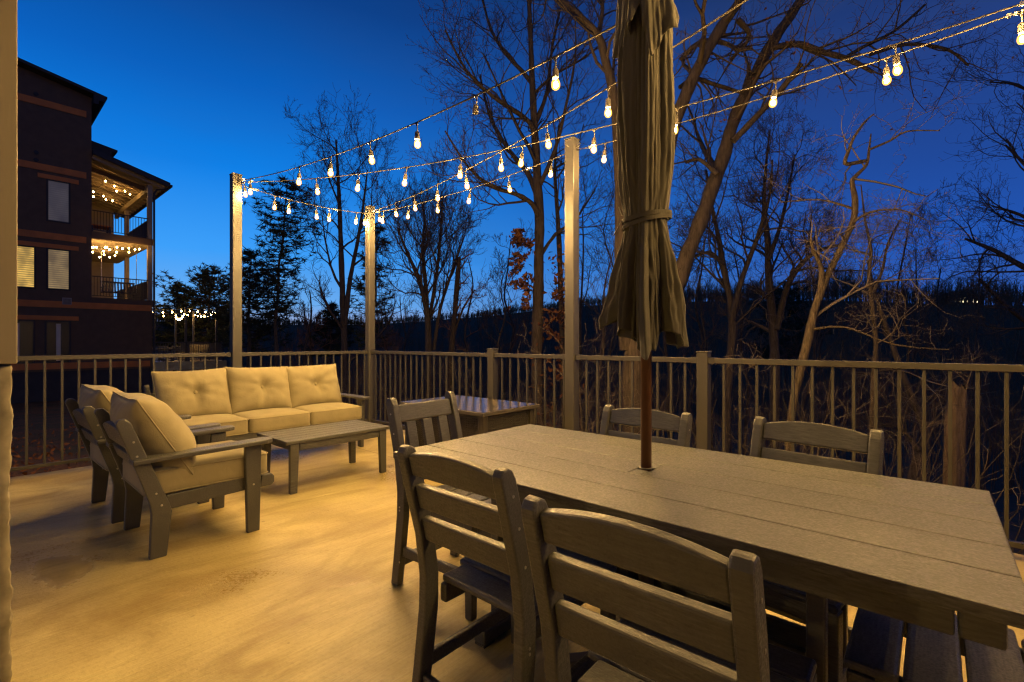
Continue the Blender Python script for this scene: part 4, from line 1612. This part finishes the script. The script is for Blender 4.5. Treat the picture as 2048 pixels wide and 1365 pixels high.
lf = [tuple(c + rg.gauss(0, .05) for c in t[0]) for t in w.tips if rg.random() < .05]
w.finish('forked_tree', 'big rough-barked tree behind the umbrella with several leaning stems', bark=M['bark_oak'], group='bare trees beyond the railing', leaves=leaf_quads(lf, .045, 4))

# --- bright crooked tree near the railing
w = Wood(4, .0026, 4, .26, .0, .7, (40, 80))
P, rr = rooted(*px_stem(6.6, [(1578, 900, 7.5), (1588, 800, 8), (1602, 735, 8), (1616, 680, 8), (1628, 625, 7.6), (1645, 575, 7), (1668, 525, 6.4), (1690, 480, 5.8), (1707, 440, 5.6), (1710, 400, 5), (1704, 365, 4.4), (1712, 352, 4), (1733, 330, 3), (1738, 300, 2.2), (1742, 268, 1.2)]))
w.stem(P, rr, 2.4, 1, .3)
for pts, zr in (([(1640, 600, 5.5), (1643, 545, 5), (1636, 520, 4.4), (1626, 500, 4), (1621, 478, 2.6)], -.1),
                ([(1732, 322, 3.4), (1712, 326, 3.8), (1690, 327, 3.6), (1698, 300, 3), (1708, 275, 2.6), (1730, 244, 2), (1748, 228, 1.2)], -.15),
                ([(1738, 300, 2.4), (1780, 282, 2), (1815, 263, 1.5), (1880, 262, .9)], -.5),
                ([(1700, 450, 3), (1740, 425, 2.2), (1800, 420, 1.5), (1850, 440, .9)], -.6),
                ([(1706, 418, 2.4), (1640, 400, 1.8), (1560, 405, 1.0)], .5),
                ([(1620, 660, 2.6), (1690, 655, 2), (1790, 690, 1.4), (1900, 700, .9)], -.8),
                ([(1604, 730, 2.4), (1540, 720, 1.8), (1500, 735, 1.2)], .3)):
    P, rr = px_stem(6.6, pts, zr)
    w.stem(P, rr, 1.5, 1, .15)
w.finish('crooked_tree', 'pale crooked tree leaning right, brightly lit close to the railing', bark=M['bark_pale'], twig=M['twig_lit'], group='bare trees beyond the railing')

# --- bare trees right of the umbrella
def hand_tree(seed, Z, label, stems, name='bare_tree', bark='bark_grey', rmin=None, L=3.0, lev=0, dens=1.0, crook=.22, lo=.3, up=.05, spread=(30, 65), levels=4, twig='twig'):
    w = Wood(seed, rmin or Z * .00033, levels, crook, up, dens, spread)
    for k, (pts, zr) in enumerate(stems):
        P, rr = px_stem(Z, pts, zr)
        if k == 0: P, rr = rooted(P, rr)
        w.stem(P, rr, L if k else L * 1.1, lev, lo)
    return w.finish(name, label, bark=M[bark], twig=M[twig], group='bare trees beyond the railing')


hand_tree(10, 11, 'bare tree forking into a wide vee, right of the leaning stem', [
    ([(1452, 900, 8), (1457, 760, 8), (1465, 660, 7.5), (1460, 600, 6.5), (1446, 530, 5.5), (1438, 480, 4.6), (1425, 420, 3.6), (1412, 340, 2)], .4),
    ([(1464, 640, 6), (1480, 570, 5.2), (1498, 520, 4.6), (1522, 455, 3.8), (1540, 385, 2.6), (1545, 320, 1.4)], -.6),
    ([(1446, 530, 4), (1420, 505, 3.2), (1390, 515, 2)], .4)], L=2.8, dens=1.1)
hand_tree(11, 12, 'twin-limbed bare tree left of the pale crooked tree', [
    ([(1548, 900, 10), (1550, 740, 9.5), (1545, 640, 8.5), (1538, 560, 7), (1535, 480, 5.6), (1528, 410, 4.2), (1532, 330, 2.4), (1540, 260, 1.2)], .5),
    ([(1554, 660, 6.5), (1570, 590, 5.6), (1590, 545, 5), (1630, 505, 4), (1690, 488, 2.4)], -.6),
    ([(1537, 520, 4.5), (1560, 455, 3.6), (1575, 390, 2.6), (1590, 310, 1.4)], .8)], L=3.0, dens=1.15)
hand_tree(12, 8.5, 'thin upright mossy tree right of the pale crooked tree', [
    ([(1742, 960, 6), (1744, 850, 5.6), (1748, 740, 5), (1752, 690, 4.6), (1744, 610, 4.2), (1738, 550, 3.6), (1742, 500, 3), (1730, 440, 2), (1722, 370, 1)], .2),
    ([(1745, 590, 3), (1765, 540, 2.4), (1775, 490, 2), (1800, 440, 1.2)], .3)], L=2.4, dens=1.0, bark='bark_pale', twig='twig_lit', crook=.24, spread=(55, 95), up=.0)
hand_tree(13, 9.5, 'bent bare tree leaning left beside the broken stump', [
    ([(1820, 980, 10), (1835, 920, 9), (1852, 870, 8), (1835, 820, 7), (1810, 760, 6.2), (1792, 710, 5.4), (1768, 640, 4.4), (1748, 580, 3.4), (1735, 520, 2)], .3),
    ([(1838, 900, 5), (1815, 870, 4), (1800, 850, 2.6)], .2)], L=2.0, dens=.9, bark='bark_oak')
hand_tree(14, 13, 'large bare tree reaching in from the right edge of the view', [
    ([(2190, 900, 18), (2185, 700, 16), (2170, 520, 13), (2150, 380, 10), (2135, 240, 7), (2120, 120, 4)], .5),
    ([(2180, 720, 7), (2120, 690, 6), (2060, 650, 5), (2005, 605, 4), (1960, 560, 2.4)], -.8),
    ([(2170, 580, 7), (2110, 560, 6), (2048, 535, 5), (1990, 502, 4), (1930, 478, 2.2)], .6),
    ([(2150, 420, 5), (2090, 380, 4), (2050, 330, 3), (2010, 290, 1.6)], .3),
    ([(2140, 260, 4), (2080, 200, 3), (2030, 170, 2), (1980, 165, 1.2)], -.3),
    ([(2160, 470, 6), (2100, 460, 4.5), (2040, 430, 3), (1995, 415, 1.6)], .3)], L=3.4, dens=.85, twig='twig')
# --- left group
hand_tree(15, 20, 'tall twin-stemmed bare tree just left of the corner pole', [
    ([(690, 840, 7), (689, 700, 6.5), (684, 560, 5.6), (680, 440, 4.4), (676, 350, 3), (672, 280, 1.4)], .5),
    ([(690, 650, 5), (700, 560, 4.4), (716, 480, 3.4), (728, 400, 2.2), (735, 340, 1.2)], -.6)], L=5.2, dens=1.2, up=.12, twig='twig')
hand_tree(16, 17, 'many-stemmed bare tree right of the corner pole', [
    ([(858, 850, 7), (857, 690, 6.5), (853, 620, 5.6), (838, 560, 4.4), (812, 500, 3), (795, 455, 1.6)], -.5),
    ([(856, 660, 4.6), (852, 580, 4), (846, 500, 3), (850, 430, 1.6)], .6),
    ([(858, 640, 4), (872, 560, 3.4), (880, 480, 2.6), (884, 420, 1.4)], .2),
    ([(868, 700, 4), (880, 620, 3.4), (905, 540, 2.6), (930, 470, 1.4)], -.4)], L=3.6, dens=1.2, up=.16, spread=(22, 48))
hand_tree(17, 16, 'dark broken snag with tattered top beside the many-stemmed tree', [
    ([(896, 850, 6), (904, 690, 5.6), (911, 610, 5), (916, 545, 5), (919, 515, 3)], .1),
    ([(905, 680, 3), (925, 620, 2), (950, 580, 1.2)], .4)], L=1.3, dens=.8, bark='bark_dark', twig='twig_dark')
rg = random.Random(77)
kinds = ['straight young tree', 'crooked sapling', 'thin forked sapling', 'slender tree']
spots = [(604, 26, 585), (640, 30, 610), (778, 22, 600), (806, 28, 590), (945, 24, 520), (985, 19, 520), (1010, 27, 480), (1160, 18, 430), (1195, 12, 500),
         (1218, 16, 380), (1330, 17, 470), (1395, 20, 480), (1420, 15, 560), (1500, 19, 500), (1610, 16, 420), (1670, 21, 520), (1790, 14, 430), (1845, 19, 500), (1905, 24, 540), (1965, 17, 520), (2020, 23, 560)]
where = ['left of the corner pole, nearest the sofa', 'between the sofa pole and the twin-stemmed tree', 'close right of the corner pole', 'behind the many-stemmed tree, left side', 'right of the tattered snag',
         'between the snag and the oak, left one', 'just left of the oak trunk', 'just right of the right-hand pole', 'between the right-hand pole and the umbrella, nearer', 'between the right-hand pole and the umbrella, farther',
         'right behind the umbrella skirt', 'under the leaning stem', 'left of the wide-vee tree, low', 'between the vee tree and the twin-limbed tree', 'behind the pale crooked tree', 'right of the pale crooked tree, far back',
         'right of the mossy tree', 'above the bent tree', 'left of the distant house lights', 'over the distant house lights', 'at the right end of the railing, far back']
for i, (px, Z, top) in enumerate(spots):
    b = at(px, 800, Z)
    g = gz(b.x, b.y)
    base = Vector((b.x, b.y, g - .1))
    tip = at(px + rg.uniform(-35, 35), top, Z)
    w = Wood(100 + i, Z * .00034, 4, .2, .10, .9, (25, 58))
    n = 7
    P = [base.lerp(tip, t / n) + Vector((rg.gauss(0, .10), rg.gauss(0, .10), 0)) * (Z / 16) * (0 if t == 0 else 1) for t in range(n + 1)]
    r0 = rg.uniform(3.2, 6) * Z / 960
    w.stem(P, [r0 * (1 - .82 * t / n) for t in range(n + 1)], (tip - base).length * .42, 0, .38)
    w.finish('bare_tree', kinds[i % 4] + ' ' + where[i], bark=M['bark_oak' if i % 3 else 'bark_grey'], twig=M['twig' if Z < 20 else 'twig_dark'], group='bare trees beyond the railing')

# --- understorey shrubs with bulb light put into some twig colours
shr = [(1180, 820, 8.0, 'bare shrub in front of the right-hand pole'), (1330, 800, 7.6, 'bare shrub right of the umbrella pole behind the railing'), (1440, 860, 6.8, 'bare shrub behind the right square post'),
       (1660, 880, 6.2, 'bare shrub with long arching twigs right of the pale tree'), (1780, 900, 6.4, 'bare shrub between the mossy tree and the stump'), (1970, 920, 6.6, 'bare shrub right of the broken stump'),
       (940, 800, 11, 'bare shrub left of the square railing post'), (800, 790, 13, 'bare shrub behind the corner pole'), (620, 760, 15, 'bare shrub behind the sofa'), (1060, 830, 10, 'bare shrub at the foot of the oak'),
       (1240, 830, 7.0, 'bare shrub at the foot of the umbrella tree'), (1560, 850, 7.5, 'bare shrub left of the pale crooked tree'), (700, 770, 15, 'bare shrub left of the corner pole')]
for i, (px, py, Z, lab) in enumerate(shr):
    b = at(px, py, Z)
    w = Wood(300 + i, Z * .0003, 3, .28, .02, .5, (30, 75))
    g = gz(b.x, b.y)
    H = max(1.2, CAM_H - g + .9) * .62
    for k in range(7):
        a = rg.uniform(0, 2 * PI)
        lean = rg.uniform(.2, 1.3)
        d = nrm((math.cos(a) * lean, math.sin(a) * lean, 1))
        w.grow((b.x + rg.gauss(0, .25), b.y + rg.gauss(0, .25), g - .05), d, H * rg.uniform(.7, 1.25), .012 * Z / 8, 0 if k < 5 else 1)
    w.finish('bare_shrub', lab, 'shrub', bark=M['bark_pale' if i % 2 else 'bark_oak'], twig=M['twig_lit' if i % 3 == 0 else 'twig'], group='leafless shrubs behind the railing', base=(b.x, b.y, g))

# --- broken stump
sp = at(1903, 900, 7.2)
g = gz(sp.x, sp.y)
st = thing('tree_stump', 'tall broken tree stump with a splintered top behind the right end of the railing', 'stump', (sp.x, sp.y, g))
top = at(1903, 775, 7.2).z - g
mb = MB()
nz, na_ = 26, 26
for i in range(nz + 1):
    t_ = i / nz
    for j in range(na_):
        a = 2 * PI * j / na_
        spl = .34 * max(0, noise.noise((math.cos(a) * 2.2, math.sin(a) * 2.2, 5))) + .10 * noise.noise((math.cos(a) * 7, math.sin(a) * 7, 2)) - (.42 if math.cos(a - 2.6) > .1 else 0)
        rr_ = .118 * (1.35 - .35 * smooth01(0, .4, t_)) * (1 + .10 * math.cos(5 * a + 2 * t_) + .12 * noise.noise((math.cos(a) * 3, math.sin(a) * 3, t_ * 3)))
        z_ = t_ * top + spl * smooth01(.72, 1, t_)
        mb.v.append((rr_ * math.cos(a) + .05 * t_, rr_ * math.sin(a), z_))
for i in range(nz):
    for j in range(na_): mb.f.append((i * na_ + j, i * na_ + (j + 1) % na_, (i + 1) * na_ + (j + 1) % na_, (i + 1) * na_ + j))
mb.f.append(tuple(nz * na_ + j for j in range(na_)))
mb.build('trunk', M['snag'], st, smooth=True)

# --- pines
def pine(label, Z, x0, ybase, xtop, ytop, widths, seed, dens=1.0, stems=None):
    """widths: half-width px of the foliage as (y px, left, right)"""
    rg = random.Random(seed)
    B, T = at(x0, ybase, Z), at(xtop, ytop, Z)
    g = gz(B.x, B.y)
    P = [Vector((B.x, B.y, g - .1))] + [B.lerp(T, k / 6) + Vector((rg.gauss(0, .06), rg.gauss(0, .06), 0)) for k in range(7)]
    r = thing('pine_tree', label, 'tree', tuple(P[0]), 0, 'pines and evergreens beyond the railing')
    p0 = np.array(P[0])
    tr = [([tuple(p) for p in P], [4.6 * Z / 960 * (1 - .85 * k / 7) for k in range(8)])]
    right = Vector((CT, ST, 0))
    fwd = Vector((-ST, CT, 0))
    tw, cl = [], []
    ys = [q[0] for q in widths][::-1]
    n = int((ybase - ytop) / 7 * dens)
    for k in range(n):
        y = ytop + (widths[0][0] - ytop) * ((k + rg.random()) / n)
        if y > widths[0][0]: continue
        f = (ybase - y) / (ybase - ytop)
        o = B.lerp(T, f)
        for _ in range(rg.choice((2, 3, 3, 4))):
            a = rg.uniform(0, 2 * PI)
            wl = np.interp(y, ys, [q[1] for q in widths][::-1])
            wr = np.interp(y, ys, [q[2] for q in widths][::-1])
            wd = (wr if math.cos(a) > 0 else wl) * abs(math.cos(a)) + (wl + wr) / 2 * abs(math.sin(a))
            L = wd * Z / 960 * rg.uniform(.55, 1.1)
            if L < .15: L = .15
            d = right * math.cos(a) + fwd * math.sin(a)
            rise = rg.uniform(-.05, .32)
            pts = []
            for s in range(5):
                u = s / 4
                pts.append(o + d * (L * u) + Vector((0, 0, L * (rise * u - .10 * math.sin(u * 3) + .18 * u * u))) + Vector((rg.gauss(0, .04), rg.gauss(0, .04), rg.gauss(0, .04))) * u)
            tw.append(([tuple(p) for p in pts], [.026 * (1 - .7 * s / 4) * Z / 25 for s in range(5)]))
            m = max(5, int(L * 5.5))
            for s in range(m):
                u = rg.uniform(.35, 1.04)
                i = min(3, int(u * 4))
                q = pts[i].lerp(pts[i + 1], min(1.1, u * 4 - i))
                side = Vector((rg.gauss(0, 1), rg.gauss(0, 1), rg.gauss(0, .35))) * (.13 * L ** .5)
                cl.append((q + side, rg.uniform(.18, .36)))
    V, F = tubes_np(tr, 8)
    from_np('trunk', V - p0, F, M['bark_oak'], r, smooth=True)
    V, F = tubes_np(tw, 3)
    from_np('branches', V - p0, F, M['bark_dark'], r)
    rn = np.random.default_rng(seed)
    C = np.repeat(np.array([tuple(c[0]) for c in cl]), 9, 0)
    Sz = np.repeat(np.array([c[1] for c in cl]), 9)[:, None] * rn.uniform(.7, 1.3, (len(cl) * 9, 1))
    D = rn.normal(size=C.shape) * np.array([1, 1, .55]) + np.array([0, 0, .25])
    D /= np.linalg.norm(D, axis=1, keepdims=True)
    Wd = np.cross(D, rn.normal(size=C.shape))
    Wd /= np.linalg.norm(Wd, axis=1, keepdims=True) + 1e-9
    Wd *= .022 * Z / 22
    V = np.stack([C - Wd, C + Wd, C + D * Sz], 1).reshape(-1, 3)
    from_np('crown', V - p0, np.arange(len(V)).reshape(-1, 3), M['needle'], r)
    return r


pine('tall thin pine with layered tufts between the sofa pole and the corner pole', 24, 548, 700, 576, 362,
     [(640, 30, 34), (560, 46, 40), (500, 44, 52), (430, 52, 56), (395, 44, 40), (362, 6, 6)], 1, 1.0)
pine('dense dark pine behind the sofa pole', 27, 497, 720, 503, 505, [(705, 56, 60), (620, 55, 50), (560, 38, 40), (525, 20, 20), (505, 4, 4)], 2, 1.5)
pine('pine hanging over the corner pole, its tufts on both sides', 22, 745, 730, 752, 452, [(700, 40, 34), (620, 46, 36), (540, 34, 40), (490, 24, 36), (452, 6, 8)], 3, .75)
pine('wide dark evergreen beside the lit neighbouring patio', 36, 410, 720, 425, 540, [(700, 70, 60), (640, 84, 66), (590, 72, 60), (560, 34, 40), (540, 8, 12)], 4, 2.2)
pine('far evergreen right of the dark building', 44, 352, 720, 356, 570, [(700, 40, 40), (640, 36, 40), (600, 18, 20), (570, 4, 4)], 5, 1.8)
pine('short evergreen at the foot of the twin-stemmed tree', 30, 660, 730, 664, 610, [(715, 40, 44), (670, 34, 36), (635, 18, 18), (610, 4, 4)], 6, 2.0)
pine('dark evergreen low on the hill behind the vee tree', 45, 1570, 740, 1572, 566, [(720, 60, 70), (650, 56, 60), (610, 50, 48), (580, 18, 20), (566, 4, 4)], 7, 1.8)

# --- woods far down the slope and on the ridge: one uncountable mass
rn = random.Random(99)
tub = []
for k in range(7500):
    if k < 2400:
        r_ = rn.uniform(RC - 22, RC + 6)
    else:
        r_ = 30 + (RC - 40) * rn.random() ** 1.2
    azc = rn.uniform(-.86, .92)
    X, Z = r_ * math.sin(azc), r_ * math.cos(azc)
    x, y = CT * X - ST * Z, ST * X + CT * Z
    if x > -50 and x < -28 and y < 13: continue
    if y < 12: continue
    g = gz(x, y)
    h = rn.uniform(5, 12) * (.55 + .75 * abs(noise.noise((azc * 9, 1.7, 0)))) * (1.25 if rn.random() < .1 else .9)
    if r_ > RC - 24: h *= .42 + .75 * smooth01(.02, .36, azc)
    top = g + h
    ppx = 1024 + 960 * math.tan(azc)
    if r_ < 150 and CAM_H + (684 - np.interp(ppx, [c[0] for c in CREST], [c[1] - 12 for c in CREST])) / 960 * Z < top: continue
    lx, ly = rn.gauss(0, .5), rn.gauss(0, .5)
    w0 = .00042 * r_
    tub.append(([(x, y, g - .3), (x + lx * .4, y + ly * .4, g + h * .5), (x + lx, y + ly, top)], [w0 * 1.5, w0, w0 * .35]))
    for _ in range(26 if r_ > RC - 24 else 13 if r_ > 90 else 11):
        t_ = rn.uniform(.12, .97)
        a = rn.uniform(0, 2 * PI)
        L = h * rn.uniform(.18, .46) * (1.15 - t_ * .7)
        bx, by, bz = x + lx * t_, y + ly * t_, g + h * t_
        e = (bx + math.cos(a) * L * .55, by + math.sin(a) * L * .55, bz + L * rn.uniform(.55, 1.0))
        mm_ = ((bx + e[0]) / 2 + rn.gauss(0, .1), (by + e[1]) / 2 + rn.gauss(0, .1), (bz + e[2]) / 2 - L * .08)
        tub.append(([(bx, by, bz), mm_, e], [w0 * .6, w0 * .45, w0 * .25]))
V, F = tubes_np(tub, 3)
wd = from_np('woods', V, F, M['twig_dark'])
tag(wd, 'dark bare woodland covering the slope and the far ridge', 'woods', kind='stuff')

# fallen leaves outside the left railing
lc = []
for _ in range(2600):
    x, y = -6.3 - abs(rn.gauss(0, 4.5)), rn.uniform(-2, 5.5)
    lc.append((x, y, gz(x, y) + .02))
V, F = leaf_quads(lc, .045, 3)
lv_ = from_np('fallen_leaves', V, F, M['leaf_brown'])
tag(lv_, 'dry fallen leaves on the dark bank outside the left railing', 'leaves', kind='stuff')

# --- distant lit house on the hill
hp = at(1932, 660, 170)
gh = gz(hp.x, hp.y)
dh = thing('distant_house', 'tiny lit house far away on the dark hill at the right', 'house', (hp.x, hp.y, gh), TH)
M['far_window'] = mat_emit('far_lit_window', (1.0, .82, .45), 4.5)
zz0 = max(1.0, at(1932, 664, 170).z - gh)
MB().span((-6.5, 0, -2), (6.5, 8, zz0 + 2.6)).build('wall', M['siding'], dh)
MB().prism([(-7.2, zz0 + 2.6), (7.2, zz0 + 2.6), (0, zz0 + 4.6)], 'y', -.6, 8.5).build('roof', M['roofing'], dh)
for (x0, x1, z0, z1) in ((-6, -5.2, .3, 1.2), (-3.9, -3.2, .2, 1.0), (-2.2, -.6, .3, 1.5), (-.2, .9, .5, 1.7), (1.4, 2.6, .3, 1.5), (3.4, 4.0, .2, .9), (5.2, 5.7, .1, .6), (-1.4, 1.2, 2.0, 2.45)):
    MB().span((x0, -.06, zz0 + z0), (x1, -.005, zz0 + z1)).build('window', M['far_window'], dh)
dl = MB()
# ------------------------------------------------------------------ sky, camera, render
W_ = bpy.data.worlds.new('World')
S.world = W_
W_.use_nodes = True
nt = W_.node_tree
nt.nodes.clear()


def wn(ty, **k):
    n = nt.nodes.new(ty)
    for a, b in k.items(): setattr(n, a, b)
    return n


def wmath(op, a, b=0.0):
    n = wn('ShaderNodeMath', operation=op)
    for i, v in enumerate((a, b)):
        if hasattr(v, 'links'): nt.links.new(v, n.inputs[i])
        else: n.inputs[i].default_value = v
    return n.outputs[0]


def wramp(f, stops):
    n = wn('ShaderNodeValToRGB')
    cr = n.color_ramp
    while len(cr.elements) < len(stops): cr.elements.new(.5)
    for e, (p, c) in zip(cr.elements, stops):
        e.position = p
        e.color = (*c, 1)
    nt.links.new(f, n.inputs[0])
    return n.outputs[0]


def wmix(f, a, b, blend='MIX'):
    n = wn('ShaderNodeMix', data_type='RGBA', blend_type=blend)
    for s_, v in ((n.inputs[0], f), (n.inputs[6], a), (n.inputs[7], b)):
        if hasattr(v, 'links'): nt.links.new(v, s_)
        elif isinstance(v, (int, float)): s_.default_value = v
        else: s_.default_value = (*v, 1)
    return n.outputs[2]


tc = wn('ShaderNodeTexCoord')
sp_ = wn('ShaderNodeSeparateXYZ')
nt.links.new(tc.outputs['Generated'], sp_.inputs[0])
x_, y_, z_ = sp_.outputs
hl = wmath('SQRT', wmath('ADD', wmath('MULTIPLY', x_, x_), wmath('ADD', wmath('MULTIPLY', y_, y_), 1e-6)))
west = wmath('DIVIDE', wmath('MULTIPLY', x_, -1.0), hl)
wf = wramp(west, [(0.0, (0, 0, 0)), (.20, (.05,) * 3), (.62, (.5,) * 3), (.92, (1, 1, 1))])
zc = wmath('MAXIMUM', z_, 0.0)
left = wramp(zc, [(0, (.30, .20, .26)), (.025, (.24, .26, .40)), (.07, (.095, .27, .56)), (.16, (.03, .22, .60)), (.30, (.003, .135, .50)), (.42, (.002, .075, .33)), (.55, (.002, .035, .17)), (.8, (.002, .012, .05))])
right = wramp(zc, [(0, (.030, .05, .17)), (.06, (.018, .07, .30)), (.15, (.010, .058, .285)), (.28, (.009, .041, .20)), (.42, (.010, .031, .14)), (.6, (.006, .014, .055)), (.85, (.003, .006, .025))])
sky = wmix(wf, right, left)
ns = wn('ShaderNodeTexNoise')
mp = wn('ShaderNodeMapping')
mp.inputs['Scale'].default_value = (1.2, 1.2, 5.5)
nt.links.new(tc.outputs['Generated'], mp.inputs[0])
nt.links.new(mp.outputs[0], ns.inputs['Vector'])
ns.inputs['Scale'].default_value = 2.3
ns.inputs['Detail'].default_value = 5
ns.inputs['Roughness'].default_value = .55
cf = wramp(ns.outputs['Fac'], [(.46, (0, 0, 0)), (.72, (.38,) * 3)])
lowz = wramp(zc, [(0, (1, 1, 1)), (.5, (.55,) * 3), (.8, (0, 0, 0))])
cm = wn('ShaderNodeMath', operation='MULTIPLY')
nt.links.new(cf, cm.inputs[0])
nt.links.new(lowz, cm.inputs[1])
sky = wmix(wmath('MULTIPLY', cm.outputs[0], wmath('SUBTRACT', 1.0, wmath('MULTIPLY', wf, .75))), sky, (.028, .046, .115))
bg = wn('ShaderNodeBackground')
bg.inputs['Strength'].default_value = 1.6
nt.links.new(sky, bg.inputs['Color'])
wo = wn('ShaderNodeOutputWorld')
nt.links.new(bg.outputs[0], wo.inputs[0])

cd = bpy.data.cameras.new('camera')
cam = bpy.data.objects.new('camera', cd)
COL.objects.link(cam)
cam.location = (0, 0, CAM_H)
cam.rotation_euler = (R(90), 0, TH)
cd.sensor_width = 36
cd.lens = 960 / 2048 * 36
cd.shift_y = .0007
cd.clip_start = .05
cd.clip_end = 3000
S.camera = cam

S.view_settings.view_transform = 'Standard'
S.view_settings.look = 'None'
S.view_settings.exposure = 0
S.view_settings.gamma = 1
S.render.engine = 'CYCLES'
c_ = S.cycles
c_.use_denoising = True
try:
    c_.denoiser = 'OPENIMAGEDENOISE'
    c_.denoising_input_passes = 'RGB_ALBEDO_NORMAL'
    c_.denoising_prefilter = 'ACCURATE'
except Exception: pass
c_.use_adaptive_sampling = False
c_.max_bounces = 6
c_.diffuse_bounces = 4
c_.glossy_bounces = 3
c_.transmission_bounces = 2
c_.sample_clamp_indirect = 3.0
c_.sample_clamp_direct = 0.0
c_.caustics_reflective = False
c_.caustics_refractive = False
c_.use_light_tree = True
c_.pixel_filter_type = 'BLACKMAN_HARRIS'
c_.filter_width = 1.3
